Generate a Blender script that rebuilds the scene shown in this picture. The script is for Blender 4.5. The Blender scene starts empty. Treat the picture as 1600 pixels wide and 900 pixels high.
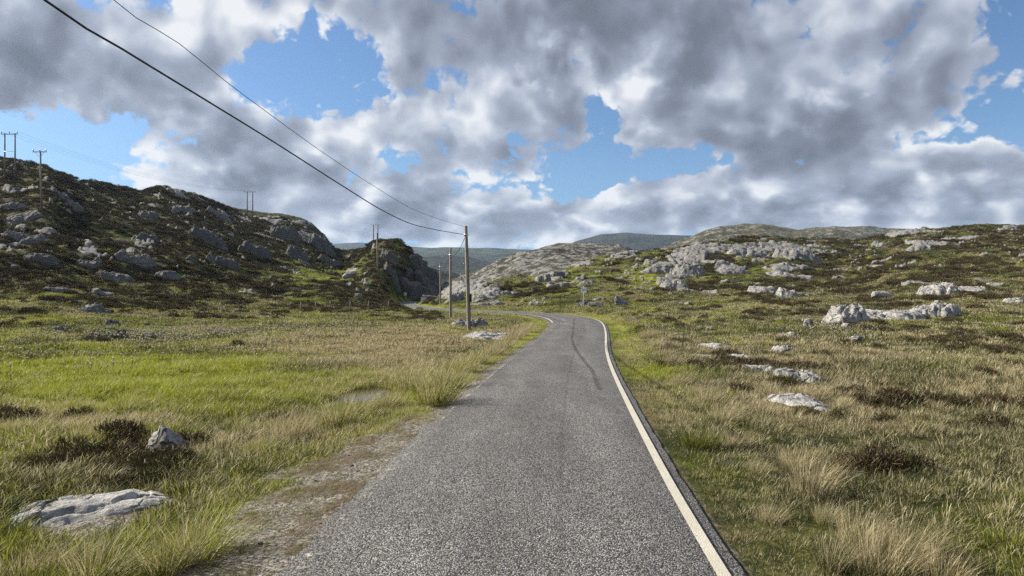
import bpy, bmesh, math, random
import numpy as np
from mathutils import Vector, Euler, Matrix

R = math.radians
random.seed(7)
rng = np.random.default_rng(11)
scene = bpy.context.scene
COL = scene.collection
F = 1070.0                     # focal length in photo pixels
EYE = 2.0

# ------------------------------------------------------------------ numpy noise
_perm = np.random.default_rng(3).permutation(512).astype(np.int64)
_ang = np.random.default_rng(4).uniform(0, 2*math.pi, 512)
_gx, _gy = np.cos(_ang), np.sin(_ang)


def perlin(x, y, seed=0):
    x = np.asarray(x, float) + seed*17.31
    y = np.asarray(y, float) - seed*9.73
    xi = np.floor(x).astype(np.int64); yi = np.floor(y).astype(np.int64)
    fx = x-xi; fy = y-yi
    u = fx*fx*fx*(fx*(fx*6-15)+10); v = fy*fy*fy*(fy*(fy*6-15)+10)

    def g(ix, iy, dx, dy):
        h = _perm[(_perm[ix & 511]+iy) & 511]
        return _gx[h]*dx+_gy[h]*dy
    a = g(xi, yi, fx, fy); b = g(xi+1, yi, fx-1, fy)
    c = g(xi, yi+1, fx, fy-1); d = g(xi+1, yi+1, fx-1, fy-1)
    return (a+(b-a)*u)*(1-v)+(c+(d-c)*u)*v


def fbm(x, y, octv=4, seed=0, gain=0.5, lac=2.03):
    s = 0; a = 1.0; t = 0
    for i in range(octv):
        s = s+a*perlin(x, y, seed+i*5); t += a
        a *= gain; x = np.asarray(x)*lac; y = np.asarray(y)*lac
    return s/t*1.6


def ridged(x, y, octv=4, seed=0):
    s = 0; a = 1.0; t = 0
    for i in range(octv):
        s = s+a*(1-2*np.abs(perlin(x, y, seed+i*5))); t += a
        a *= .5; x = np.asarray(x)*2.07; y = np.asarray(y)*2.07
    return s/t


def cells(x, y, seed=0):
    """cell noise: (random value of the nearest cell, F2-F1)"""
    xi = np.floor(x).astype(np.int64); yi = np.floor(y).astype(np.int64)
    f1 = np.full(np.shape(x), 9.0); f2 = np.full(np.shape(x), 9.0); val = np.zeros(np.shape(x))
    for dx in (-1, 0, 1):
        for dy in (-1, 0, 1):
            h = _perm[(_perm[(xi+dx+seed*13) & 511]+yi+dy) & 511]
            px = xi+dx+.5+.42*_gx[h]; py = yi+dy+.5+.42*_gy[h]
            d = np.hypot(x-px, y-py)
            n1 = d < f1
            f2 = np.where(n1, f1, np.minimum(f2, d))
            val = np.where(n1, h/511.0, val)
            f1 = np.where(n1, d, f1)
    return val, f2-f1


def ss(a, b, x):
    t = np.clip((np.asarray(x, float)-a)/(b-a), 0, 1)
    return t*t*(3-2*t)


# ------------------------------------------------------------------ road line
# centre line: X, Y, z (ground datum 0 at the camera, eye at 2.0)
ROADPTS = [(-.6, -60, .1), (-.25, -30, .05), (-.2, -10, 0), (-.17, 0, 0), (-.12, 5, -.01), (.21, 8.2, 0.01), (.46, 11, -.03), (1.0, 16.8, -.15),
           (2.05, 26, -.27), (3.3, 35, -.34), (4.2, 43, -.40), (4.75, 50, -.44), (4.55, 57, -.42), (3.0, 62.5, -.38),
           (.0, 67, -.36), (-3.6, 72, -.42), (-7.2, 79, -.50), (-10.6, 88, -.60), (-14.2, 101, -.72), (-17.6, 116, -.80),
           (-20.0, 130, -.82), (-21.2, 142, -.85), (-20.4, 154, -1.1), (-18.0, 166, -2.0), (-15, 180, -3.6), (-13, 195, -5.5), (-12, 215, -7.5)]
HALF = 1.66


def catmull(pts, step=.25):
    P = np.array(pts, float)
    out = []
    for i in range(len(P)-1):
        p0 = P[max(i-1, 0)]; p1 = P[i]; p2 = P[i+1]; p3 = P[min(i+2, len(P)-1)]
        n = max(2, int(np.linalg.norm(p2[:2]-p1[:2])/step))
        d = np.linalg.norm((p2-p1)[:2])
        m1 = (p2-p0)/max(1e-6, np.linalg.norm((p2-p0)[:2]))*d
        m2 = (p3-p1)/max(1e-6, np.linalg.norm((p3-p1)[:2]))*d
        for k in range(n):
            t = k/n
            out.append((2*t**3-3*t**2+1)*p1+(t**3-2*t**2+t)*m1+(-2*t**3+3*t**2)*p2+(t**3-t**2)*m2)
    out.append(P[-1])
    return np.array(out)


RC = catmull(ROADPTS)
_k = np.exp(-.5*(np.arange(-36, 37)/14.0)**2); _k /= _k.sum()
RC = np.stack([np.convolve(np.pad(RC[:, c], 36, mode='reflect', reflect_type='odd'), _k, 'valid') for c in range(3)], 1)
_rt = np.gradient(RC[:, :2], axis=0)
_rt /= np.linalg.norm(_rt, axis=1)[:, None]
RN = np.stack([_rt[:, 1], -_rt[:, 0]], 1)        # to the right of travel
RHALF = HALF+0.35*np.exp(-((RC[:, 1]-56)/12)**2)   # a little wider in the bend
# lookup raster: signed distance to the road, road z
RX0, RX1, RY0, RY1, RS = -42., 22., -62., 215., .25
_gxs = np.arange(RX0, RX1, RS); _gys = np.arange(RY0, RY1, RS)
_dist = np.zeros((len(_gys), len(_gxs))); _rz = np.zeros_like(_dist); _rh = np.zeros_like(_dist)
for j, yy in enumerate(_gys):
    sel = np.where(np.abs(RC[:, 1]-yy) < 40)[0]
    P = RC[sel]
    d2 = (_gxs[:, None]-P[None, :, 0])**2+(yy-P[None, :, 1])**2
    k = d2.argmin(1)
    kk = sel[k]
    sd = (_gxs-RC[kk, 0])*RN[kk, 0]+(yy-RC[kk, 1])*RN[kk, 1]
    _dist[j] = np.sqrt(d2[np.arange(len(k)), k])*np.where(sd < 0, -1, 1)
    _rz[j] = RC[kk, 2]; _rh[j] = RHALF[kk]


def road_info(X, Y):
    """(signed distance from the centre line, road z, half width); distance 99 far away"""
    fx = (X-RX0)/RS; fy = (Y-RY0)/RS
    ok = (fx >= 0) & (fx < len(_gxs)-1.01) & (fy >= 0) & (fy < len(_gys)-1.01)
    fx = np.clip(fx, 0, len(_gxs)-1.01); fy = np.clip(fy, 0, len(_gys)-1.01)
    ix = fx.astype(int); iy = fy.astype(int); tx = fx-ix; ty = fy-iy

    def bl(A):
        return (A[iy, ix]*(1-tx)+A[iy, ix+1]*tx)*(1-ty)+(A[iy+1, ix]*(1-tx)+A[iy+1, ix+1]*tx)*ty
    return np.where(ok, bl(_dist), 99.), bl(_rz), bl(_rh)


# ------------------------------------------------------------------ terrain base
# photo column -> foot .. crest as (depth, photo row)
TAB = {
    -900: [(36, 540), (50, 500), (75, 410), (110, 300), (150, 200), (190, 150)],
    0: [(36, 530), (60, 470), (90, 390), (120, 322), (147, 285), (178, 257)],
    75: [(37, 526), (60, 468), (90, 392), (112, 328), (150, 292), (185, 271)],
    115: [(40, 523), (62, 470), (95, 395), (130, 337), (165, 307), (190, 293)],
    165: [(41, 521), (65, 470), (100, 400), (140, 347), (180, 314), (200, 296)],
    215: [(43, 518), (68, 470), (105, 405), (150, 352), (185, 325), (212, 311)],
    250: [(45, 514), (70, 468), (110, 405), (150, 356), (190, 322), (222, 303)],
    310: [(50, 505), (76, 468), (115, 412), (160, 364), (215, 328), (245, 314)],
    360: [(55, 497), (84, 467), (130, 418), (180, 375), (245, 342), (272, 331)],
    400: [(60, 492), (90, 466), (140, 424), (200, 380), (262, 347), (290, 338)],
    450: [(63, 491), (95, 467), (145, 430), (210, 388), (266, 353), (292, 343)],
    485: [(65, 490), (100, 468), (150, 436), (220, 394), (270, 362), (295, 350)],
    505: [(66, 489), (104, 468), (150, 440), (215, 405), (262, 384), (290, 371)],
    530: [(70, 487), (110, 468), (150, 449), (200, 428), (250, 412), (285, 402)],
    545: [(73, 486), (110, 467), (150, 449), (190, 431), (230, 416), (262, 406)],
    565: [(76, 485), (111, 467), (142, 442), (170, 420), (200, 406), (222, 398)],
    590: [(80, 484), (112, 466), (134, 432), (155, 410), (170, 396), (185, 385)],
    615: [(86, 482), (120, 472), (146, 456), (156, 432), (168, 405), (182, 381)],
    632: [(92, 481), (130, 473), (153, 468), (158, 440), (168, 408), (180, 386)],
    650: [(98, 480), (140, 471), (160, 468), (164, 440), (170, 418), (180, 402)],
    668: [(100, 479), (145, 471), (172, 468), (176, 448), (181, 432), (186, 421)],
    681: [(100, 478), (146, 472), (180, 470), (186, 466), (190, 460), (195, 455)],
    689: [(98, 477), (125, 472), (150, 466), (172, 468), (185, 470), (200, 472)],
    700: [(96, 477), (112, 470), (125, 463), (135, 458), (145, 455), (152, 453)],
    760: [(86, 480), (96, 468), (106, 460), (116, 451), (125, 446), (132, 444)],
    850: [(76, 484), (88, 472), (98, 462), (110, 450), (125, 440), (145, 434)],
    920: [(72, 482), (86, 464), (100, 450), (120, 436), (150, 417), (182, 409)],
    1000: [(67, 480), (82, 462), (100, 448), (125, 429), (160, 408), (190, 399)],
    1060: [(65, 480), (82, 461), (100, 447), (130, 422), (165, 404), (190, 395)],
    1120: [(60, 482), (80, 462), (100, 448), (130, 423), (175, 396), (212, 382)],
    1175: [(58, 484), (78, 463), (100, 448), (130, 426), (180, 396), (225, 375)],
    1230: [(54, 487), (75, 466), (98, 450), (130, 428), (188, 395), (240, 379)],
    1280: [(50, 490), (72, 470), (95, 454), (130, 431), (195, 397), (252, 380)],
    1350: [(46, 493), (62, 474), (90, 453), (130, 430), (200, 396), (255, 382)],
    1420: [(42, 500), (58, 468), (75, 446), (110, 426), (190, 383), (255, 365)],
    1480: [(40, 504), (54, 471), (75, 444), (115, 420), (190, 380), (258, 363)],
    1540: [(38, 508), (50, 475), (75, 442), (120, 413), (190, 377), (262, 357)],
    1600: [(36, 512), (48, 478), (72, 445), (120, 410), (190, 376), (262, 358)],
    2500: [(30, 520), (45, 470), (70, 420), (110, 370), (180, 330), (260, 320)],
}
PXS = np.array(sorted(TAB))
K = 12
TD = np.zeros((len(PXS), K)); TT = np.zeros((len(PXS), K))
for i, p in enumerate(PXS):
    lf = ss(880, 700, p)
    d3 = min(.62*TAB[p][0][0], 60.)
    near = [(2.5, -2.06), (7, -2.13-.10*lf), (16+(d3-16)*lf, -2.22-.36*lf)]
    rows = [(d, (450-y)/F*d) for d, y in TAB[p]]
    cd, cz = rows[-1]
    rows = near+rows+[(cd*1.3, cz*.6-4), (700, -14), (9000, -30)]
    for k, (d, z) in enumerate(rows):
        TD[i, k] = math.log(d); TT[i, k] = z/d      # tangent


_pd = np.arange(PXS[0], PXS[-1]+1, 3.0)
_sg = 12/3.0
_kr = np.exp(-.5*(np.arange(-14, 15)/_sg)**2); _kr /= _kr.sum()
TD = np.stack([np.convolve(np.pad(np.interp(_pd, PXS, TD[:, k]), 14, mode='edge'), _kr, 'valid') for k in range(K)], 1)
TT = np.stack([np.convolve(np.pad(np.interp(_pd, PXS, TT[:, k]), 14, mode='edge'), _kr, 'valid') for k in range(K)], 1)
PXS = _pd


def pchip(xk, yk, x):
    h = np.diff(xk, axis=1); dl = np.diff(yk, axis=1)/h
    n = xk.shape[1]
    m = np.zeros_like(yk)
    w1 = 2*h[:, 1:]+h[:, :-1]; w2 = h[:, 1:]+2*h[:, :-1]
    a = dl[:, :-1]; b = dl[:, 1:]
    with np.errstate(divide='ignore', invalid='ignore'):
        hm = (w1+w2)/(w1/a+w2/b)
    m[:, 1:-1] = np.where(a*b > 0, hm, 0)
    m[:, 0] = dl[:, 0]; m[:, -1] = dl[:, -1]
    x = np.clip(x, xk[:, 0], xk[:, -1])
    idx = np.clip((x[:, None] >= xk).sum(1)-1, 0, n-2)
    r = np.arange(len(x))
    hh = h[r, idx]; t = (x-xk[r, idx])/hh
    y0 = yk[r, idx]; y1 = yk[r, idx+1]; m0 = m[r, idx]; m1 = m[r, idx+1]
    return (2*t**3-3*t**2+1)*y0+(t**3-2*t**2+t)*hh*m0+(-2*t**3+3*t**2)*y1+(t**3-t**2)*hh*m1


PUDDLES = []   # filled below: (x, y, rx, ry, z)


def base_z(X, Y):
    th = np.arctan2(X, Y)
    tc = np.clip(th, -1.0, 1.0)
    r = np.hypot(X, Y)
    px = 800+F*np.tan(tc)
    d = r*np.cos(tc)
    out = np.empty(len(X))
    CH = 250000
    for s in range(0, len(X), CH):
        sl = slice(s, s+CH)
        i = np.clip(np.searchsorted(PXS, px[sl])-1, 0, len(PXS)-2)
        t = np.clip((px[sl]-PXS[i])/(PXS[i+1]-PXS[i]), 0, 1)
        t2 = t[:, None]
        xk = TD[i]*(1-t2)+TD[i+1]*t2
        yk = (TT[i]*(1-t2)+TT[i+1]*t2)*np.exp(xk)
        out[sl] = pchip(xk, yk, np.log(np.maximum(d[sl], 1e-3)))
    # behind the camera: level moor
    bk = ss(1.0, 1.9, np.abs(th))
    out = out*(1-bk)+bk*(-2.3+.01*r)
    # rise that carries the far H-pole
    bx, by = -81., 430.
    bump = np.exp(-((X-bx)/28)**2-((Y-by)/60)**2)
    out = np.maximum(out, np.where(r > 335, -14+bump*41.0, -99))
    return out+EYE


def gauss(x, y, cx, cy, sx, sy):
    return np.exp(-((x-cx)/sx)**2-((y-cy)/sy)**2)


# rock bands painted on the hills, in photo columns/rows (turned into ground areas below)
ROCKBANDS = [  # x, y, sx, sy, amount
    (20, 335, 50, 22, .30), (105, 315, 30, 10, .32), (45, 372, 60, 12, .25), (215, 300, 40, 8, .22), (235, 325, 40, 14, .25), (285, 310, 40, 10, .25),
    (345, 345, 30, 12, .34), (430, 348, 40, 8, .25), (215, 405, 25, 14, .34), (140, 408, 22, 18, .30), (262, 428, 20, 10, .34), (170, 435, 30, 12, .32),
    (90, 455, 22, 6, .3), (155, 458, 25, 5, .3), (150, 485, 25, 6, .28), (25, 415, 25, 8, .25), (90, 515, 20, 6, .25), (440, 372, 40, 25, .15),
    (480, 370, 30, 20, .15), (300, 385, 30, 18, .18), (170, 500, 20, 5, .2),
    (1075, 412, 36, 14, .46), (1100, 394, 50, 9, .34), (1215, 393, 75, 8, .50), (1265, 402, 40, 5, .3), (1235, 427, 40, 7, .36), (1145, 423, 26, 5, .40), (1050, 444, 24, 9, .36),
    (1030, 420, 26, 6, .36), (1145, 393, 30, 6, .3), (1235, 413, 12, 3, .3),
    (1450, 387, 36, 5, .42), (1510, 375, 40, 4, .32), (1440, 368, 40, 4, .3), (1580, 362, 30, 4, .3), (1390, 372, 30, 5, .4), (1370, 385, 20, 4, .28), (1180, 378, 30, 4, .1),
    (970, 402, 40, 5, .3), (900, 415, 30, 6, .35), (860, 430, 30, 8, .3), (890, 445, 30, 6, .24), (745, 455, 45, 12, .30), (700, 465, 20, 10, .2), (760, 475, 25, 5, .25),
    (560, 428, 20, 8, .15),
    (500, 385, 22, 16, .2), (410, 385, 25, 22, .15),
]


def fields(X, Y):
    """heights and ground cover at world points"""
    r = np.hypot(X, Y)
    zb = base_z(X, Y)
    sd, rz, rh = road_info(X, Y)
    off = np.abs(sd)-rh                           # metres outside the road edge
    front = Y > 1.0
    Ys = np.where(front, Y, 1.0)
    vx = np.where(front, 800+F*X/Ys, np.where(X < 0, -900, 2500))
    vx = np.clip(vx, -1500, 3000)
    vy = np.where(front, 450-F*(zb-EYE)/Ys, 700)
    hill = ss(45, 95, r)
    left = ss(700, 600, vx)
    wx = X+fbm(X/11, Y/11, 3, 31)*4; wy = Y+fbm(X/11, Y/11, 3, 37)*4
    # rock mask
    n = fbm(wx/12+wy/40, wy/8, 5, 1, gain=.55)
    bands = 0
    for (cx, cy, sx, sy, a) in ROCKBANDS:
        bands = bands+a*1.5*np.exp(-(((vx-cx)/sx)**2+((vy-cy)/sy)**2)**1.5)
    bands = np.minimum(bands, .75)
    farrock = ss(60, 120, r)*(.05+.01*left)
    bands = bands*(1-.25*left)
    rock = ss(.40, .50, n*.75+bands+farrock+.02)*ss(40, 60, r)
    small = fbm(wx/np.where(vx > 800, 8.5, 5.5)+wy/16, wy/np.where(vx > 800, 2.6, 3.2), 4, 2, gain=.6)+.05*ss(850, 950, vx)
    rock = np.maximum(rock, ss(.36, .44, small*.78+.5*n*.4+farrock*.6+.06*ss(430, 380, vy)*left)*ss(60, 90, r))
    # crags under ledges
    terr = fbm(X/4.5, Y/4.5, 4, 51)
    cv, ce = cells(wx/3.2+.25*fbm(X/2, Y/2, 2, 3), wy/2.4)
    # displacements
    prox = ss(0.2, 4.0, off)
    zz = zb
    zz = zz+hill*(fbm(X/26, Y/26, 4, 7)*(1.2+.5*left)+fbm(X/8, Y/8, 4, 8)*1.0)*ss(90, 130, r+40*left)*.8
    led = ridged(wx/15+.3*wy/15, wy/11, 3, 71)
    zz = zz+hill*left*(ss(.12, .36, led)*1.7-.7)*ss(60, 120, r)
    led2 = ridged(wx/6-.2*wy/6, wy/4.5, 3, 74)
    zz = zz+hill*(ss(.1, .4, led2)*.75-.3)*ss(60, 120, r)*(.5+.5*left)
    rightm = ss(880, 1000, vx)
    zz = zz+hill*rightm*(ss(.2, .55, led)*.9-.4)*ss(80, 140, r)
    hum = fbm(X/3.1, Y/3.1, 3, 9)
    zz = zz+prox*(hum*.22+fbm(X/1.1, Y/1.1, 3, 10)*.10)*(1-hill)
    zz = zz+hill*(fbm(X/3.3, Y/3.3, 3, 10)*.42+fbm(X/1.2, Y/1.2, 3, 12)*.18)*prox
    zz = zz+rock*(.35+.55*cv+.35*terr-.35*(1-ss(0, .14, ce)))*(.6+.4*ss(60, 160, r))
    cliff = gauss(vx, vy, 664, 436, 24, 36)*hill
    rock = rock*(1-ss(.2, .6, cliff)*.7)
    zz = zz+cliff*(fbm(X/2.6, Y/6, 4, 44)*1.0)
    # ground cover
    lowf = fbm(X/7, Y/7, 4, 21)
    midf = fbm(X/2.2, Y/2.2, 4, 22)
    dry = .26+.75*lowf+.55*midf
    dry = dry+.75*gauss(vx, vy, 570, 545, 190, 36)+.35*gauss(vx, vy, 760, 530, 80, 25)-.75*gauss(vx, vy, 150, 585, 320, 32)-.3*gauss(vx, vy, 560, 500, 150, 16)
    dry = dry+.2*gauss(vx, vy, 1300, 545, 260, 30)+.06*ss(1000, 1200, vx)-.15*gauss(vx, vy, 150, 650, 250, 40)
    dry = dry+.30*gauss(vx, vy, 500, 690, 160, 60)
    dry = dry-.25*left*hill
    lush = .38+.8*fbm(X/5, Y/5, 3, 23)
    lush = lush+1.0*gauss(vx, vy, 150, 585, 300, 30)+.35*gauss(vx, vy, 150, 650, 260, 60)+.5*np.exp(-((off-.9)/.8)**2)*ss(20, 60, r+30)+.40*gauss(vx, vy, 490, 440, 60, 26)+.15*gauss(vx, vy, 570, 430, 40, 16)
    lush = lush+.35*gauss(vx, vy, 640, 480, 40, 10)+.4*gauss(vx, vy, 1000, 440, 26, 22)-.12*rightm*hill-.15*ss(1150, 1300, vx)
    lush = lush-.16*left*hill-.55*gauss(vx, vy, 1420, 720, 280, 150)-.2*gauss(vx, vy, 1250, 600, 200, 60)
    dry = dry+.16*gauss(vx, vy, 1420, 740, 280, 150)
    dry = dry+.22*gauss(vx, vy, 130, 860, 260, 60)
    heath = -.13+.75*fbm(X/9, Y/9, 4, 24)+.75*fbm(X/2.2, Y/2.2, 3, 25)
    heath = heath+.30*hill*rightm*ss(488, 462, vy)+.62*left*hill+.45*gauss(vx, vy, 850, 458, 130, 14)
    heath = heath+.36*gauss(vx, vy, 1200, 560, 130, 30)+.22*gauss(vx, vy, 60, 745, 130, 32)+.33*gauss(vx, vy, 1400, 700, 300, 120)+.4*gauss(vx, vy, 1350, 500, 120, 20)+.05*rightm
    heath = heath+.9*cliff
    heath = heath-.5*gauss(vx, vy, 150, 590, 350, 30)-.8*np.exp(-(np.maximum(off, 0)/1.3)**2)-.5*gauss(vx, vy, 480, 440, 60, 26)-.6*gauss(vx, vy, 1000, 440, 30, 22)-.2*gauss(vx, vy, 560, 450, 40, 12)
    heath = heath-.5*gauss(vx, vy, 560, 545, 200, 34)-.45*gauss(vx, vy, 1250, 525, 220, 16)
    gravel = np.exp(-(np.maximum(off, 0)/np.where(sd > 0, .16, .35))**2)*np.where(sd > 0, .6, .9)
    gl = ss(0, -.1, sd)*ss(15, 8, Y)*ss(-1, 4, Y)
    gravel = np.maximum(gravel, gl*ss(1.75, .4, off+.8*fbm(X/1.1, Y/1.1, 3, 27)))
    gravel = np.maximum(gravel, .9*ss(.45, .75, gauss(vx, vy, 120, 815, 130, 38)+.35*fbm(X/.9, Y/.9, 3, 29)))
    # blend into the road bed (sunk under the road sheet)
    bed = rz-.05
    w = ss(2.6+.5*hill, .25, off)
    zr = bed-.03*np.clip(off, 0, 2)
    zz = zz*(1-w)+zr*w
    zz = zz+.035*fbm(X/.35, Y/.35, 3, 61)*ss(.1, .8, off)*ss(60, 25, r)
    for (qx, qy, ax, ay, qz) in PUDDLES:
        e = ((X-qx)/ax)**2+((Y-qy)/ay)**2
        zz = np.where(e < 6, zz*(1-ss(3.2, 1.0, e))+np.minimum(zz, qz-.10+.14*ss(.5, 1.7, e))*ss(3.2, 1.0, e), zz)
    return dict(z=zz, rock=rock, dry=np.clip(dry, 0, 1), lush=np.clip(lush, 0, 1), heath=np.clip(heath, 0, 1),
                gravel=np.clip(gravel, 0, 1), off=off, sd=sd, vx=vx, vy=vy, r=r)


# ------------------------------------------------------------------ terrain grid
tf = np.arctan(np.linspace(-1.0, 1.0, 1500))
th_grid = np.concatenate([np.linspace(-math.pi, tf[0], 70)[:-1], tf, np.linspace(tf[-1], math.pi, 70)[1:]])
r_grid = np.concatenate([np.exp(np.linspace(math.log(1.2), math.log(330), 1020)), np.exp(np.linspace(math.log(332), math.log(9000), 90))])
NT, NR = len(th_grid), len(r_grid)


def grid_xy():
    T, RR = np.meshgrid(th_grid, r_grid, indexing='ij')
    return (np.sin(T)*RR).ravel(), (np.cos(T)*RR).ravel()


GX, GY = grid_xy()
# puddles: placed first with the plain base height


def pix_flat(px, py, z):
    d = (EYE-z)*F/(py-450)
    return (px-800)/F*d, d


for (px, py, w, ry) in ((575, 617, 90, 1.0), (1337, 597, 40, .45)):
    x0, y0 = pix_flat(px, py, -.35)
    zb0 = float(base_z(np.array([x0]), np.array([y0]))[0])
    x0, y0 = pix_flat(px, py, zb0-.08)
    PUDDLES.append((x0, y0, w/2*y0/F, ry, zb0-.07))

FD = fields(GX, GY)
HZ = FD['z'].reshape(NT, NR)


def grid_at(A, X, Y):
    th = np.arctan2(X, Y); r = np.hypot(X, Y)
    it = np.clip(np.searchsorted(th_grid, th)-1, 0, NT-2); ir = np.clip(np.searchsorted(r_grid, r)-1, 0, NR-2)
    a = np.clip((th-th_grid[it])/(th_grid[it+1]-th_grid[it]), 0, 1); b = np.clip((r-r_grid[ir])/(r_grid[ir+1]-r_grid[ir]), 0, 1)
    return (A[it, ir]*(1-a)+A[it+1, ir]*a)*(1-b)+(A[it, ir+1]*(1-a)+A[it+1, ir+1]*a)*b


def ground_z(x, y):
    return float(grid_at(HZ, np.array([x]), np.array([y]))[0])


def hit(px, py, dmin=3.0):
    """world point of the ground seen at a photo pixel"""
    u = (px-800)/F; v = (450-py)/F
    d = np.exp(np.linspace(math.log(dmin), math.log(420), 4000))
    g = grid_at(HZ, u*d, d)-(EYE+v*d)
    k = np.where(g > 0)[0]
    i = k[0] if len(k) else int(np.argmax(g))
    return Vector((u*d[i], d[i], float(g[i]+EYE+v*d[i])))


# ------------------------------------------------------------------ mesh helpers
def mesh_np(name, V, faces, quads=True):
    me = bpy.data.meshes.new(name)
    V = np.asarray(V, np.float32); faces = np.asarray(faces, np.int32)
    n = faces.shape[1]
    me.vertices.add(len(V)); me.vertices.foreach_set('co', V.ravel())
    me.loops.add(faces.size); me.loops.foreach_set('vertex_index', faces.ravel())
    me.polygons.add(len(faces))
    me.polygons.foreach_set('loop_start', np.arange(0, faces.size, n, dtype=np.int32))
    me.polygons.foreach_set('use_smooth', np.ones(len(faces), bool))
    me.update(calc_edges=True)
    return me


def attr(me, name, vals, dom='POINT', typ='FLOAT'):
    a = me.attributes.new(name, typ, dom)
    a.data.foreach_set('vector' if typ == 'FLOAT_VECTOR' else 'value', np.asarray(vals, np.int32 if typ == 'INT' else np.float32).ravel())


def link(name, me, mat=None, parent=None):
    o = bpy.data.objects.new(name, me); COL.objects.link(o)
    if mat and not me.materials:
        me.materials.append(mat)
    if parent is not None:
        o.parent = parent
    return o


def tag(o, label=None, cat=None, group=None, kind=None):
    if label: o['label'] = label
    if cat: o['category'] = cat
    if group: o['group'] = group
    if kind: o['kind'] = kind
    return o


def empty(name, loc, rz=0):
    o = bpy.data.objects.new(name, None); COL.objects.link(o)
    o.location = loc; o.rotation_euler = (0, 0, rz); o.empty_display_size = .2
    return o


def bm_obj(name, bm, mat, parent=None, smooth=True):
    me = bpy.data.meshes.new(name); bm.to_mesh(me); bm.free()
    if smooth:
        for p in me.polygons: p.use_smooth = True
    return link(name, me, mat, parent)


def tube(bm, pts, rad, seg=8, caps=True):
    pts = [Vector(p) for p in pts]
    rings = []
    for i, p in enumerate(pts):
        t = (pts[min(i+1, len(pts)-1)]-pts[max(i-1, 0)]).normalized()
        up = Vector((0, 0, 1)) if abs(t.z) < .9 else Vector((1, 0, 0))
        a = t.cross(up).normalized(); b = t.cross(a)
        rr = rad[i] if isinstance(rad, (list, tuple)) else rad
        rings.append([bm.verts.new(p+a*math.cos(2*math.pi*k/seg)*rr+b*math.sin(2*math.pi*k/seg)*rr) for k in range(seg)])
    for i in range(len(rings)-1):
        for k in range(seg):
            bm.faces.new((rings[i][k], rings[i][(k+1) % seg], rings[i+1][(k+1) % seg], rings[i+1][k]))
    if caps:
        bm.faces.new(rings[0]); bm.faces.new(rings[-1])
    bmesh.ops.recalc_face_normals(bm, faces=bm.faces)


def box(bm, c, s, rot=None):
    m = Matrix.Translation(c)
    if rot is not None: m = m @ rot.to_matrix().to_4x4()
    m = m @ Matrix.Diagonal((s[0], s[1], s[2], 1))
    r = bmesh.ops.create_cube(bm, size=1, matrix=m)
    return r['verts']


# ------------------------------------------------------------------ material helpers
class NT_:
    def __init__(s, tree): s.t = tree
    def n(s, typ, **kw):
        nd = s.t.nodes.new(typ)
        ins = kw.pop('ins', {})
        for k, v in kw.items(): setattr(nd, k, v)
        for k, v in ins.items():
            sk = nd.inputs[k]
            if isinstance(v, bpy.types.NodeSocket): s.t.links.new(v, sk)
            else: sk.default_value = v
        return nd
    def math(s, op, a, b=0.0, c=0.0, clamp=False):
        nd = s.n('ShaderNodeMath', operation=op, use_clamp=clamp)
        for i, v in enumerate((a, b, c)):
            if isinstance(v, bpy.types.NodeSocket): s.t.links.new(v, nd.inputs[i])
            else: nd.inputs[i].default_value = v
        return nd.outputs[0]
    def vmath(s, op, a, b=(0, 0, 0), out=0):
        nd = s.n('ShaderNodeVectorMath', operation=op)
        for i, v in enumerate((a, b)):
            if isinstance(v, bpy.types.NodeSocket): s.t.links.new(v, nd.inputs[i])
            else: nd.inputs[i].default_value = v
        return nd.outputs[out]
    def mix(s, f, a, b, blend='MIX'):
        nd = s.n('ShaderNodeMix', data_type='RGBA', blend_type=blend)
        for i, v in ((0, f), (6, a), (7, b)):
            if isinstance(v, bpy.types.NodeSocket): s.t.links.new(v, nd.inputs[i])
            else: nd.inputs[i].default_value = v if i == 0 else (*v, 1)[:4]
        return nd.outputs[2]
    def ramp(s, f, a, b, lo=0.0, hi=1.0, smooth=True):
        nd = s.n('ShaderNodeMapRange', interpolation_type='SMOOTHSTEP' if smooth else 'LINEAR')
        for i, v in enumerate((f, a, b, lo, hi)):
            if isinstance(v, bpy.types.NodeSocket): s.t.links.new(v, nd.inputs[i])
            else: nd.inputs[i].default_value = v
        return nd.outputs[0]
    def noise(s, vec, scale, detail=4, rough=.5, dist=0.0, out=0, dim='3D', lac=2.0):
        nd = s.n('ShaderNodeTexNoise', noise_dimensions=dim, ins={'Scale': scale, 'Detail': detail, 'Roughness': rough, 'Distortion': dist, 'Lacunarity': lac})
        if vec is not None: s.t.links.new(vec, nd.inputs['Vector'])
        return nd.outputs[out]
    def attr(s, name, typ='GEOMETRY', out='Fac'):
        return s.n('ShaderNodeAttribute', attribute_name=name, attribute_type=typ).outputs[out]


def new_mat(name):
    m = bpy.data.materials.new(name); m.use_nodes = True
    m.node_tree.nodes.clear()
    b = NT_(m.node_tree)
    out = b.n('ShaderNodeOutputMaterial')
    return m, b, out


def pbsdf(b, out, color, rough=.9, bump=None, bstr=.5, bdist=.02, spec=.3):
    p = b.n('ShaderNodeBsdfPrincipled')
    for k, v in (('Base Color', color), ('Roughness', rough), ('Specular IOR Level', spec)):
        if isinstance(v, bpy.types.NodeSocket): b.t.links.new(v, p.inputs[k])
        else: p.inputs[k].default_value = (*v, 1) if k == 'Base Color' else v
    if bump is not None:
        bn = b.n('ShaderNodeBump', ins={'Strength': bstr, 'Distance': bdist, 'Height': bump})
        b.t.links.new(bn.outputs[0], p.inputs['Normal'])
    b.t.links.new(p.outputs[0], out.inputs['Surface'])
    return p


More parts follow.
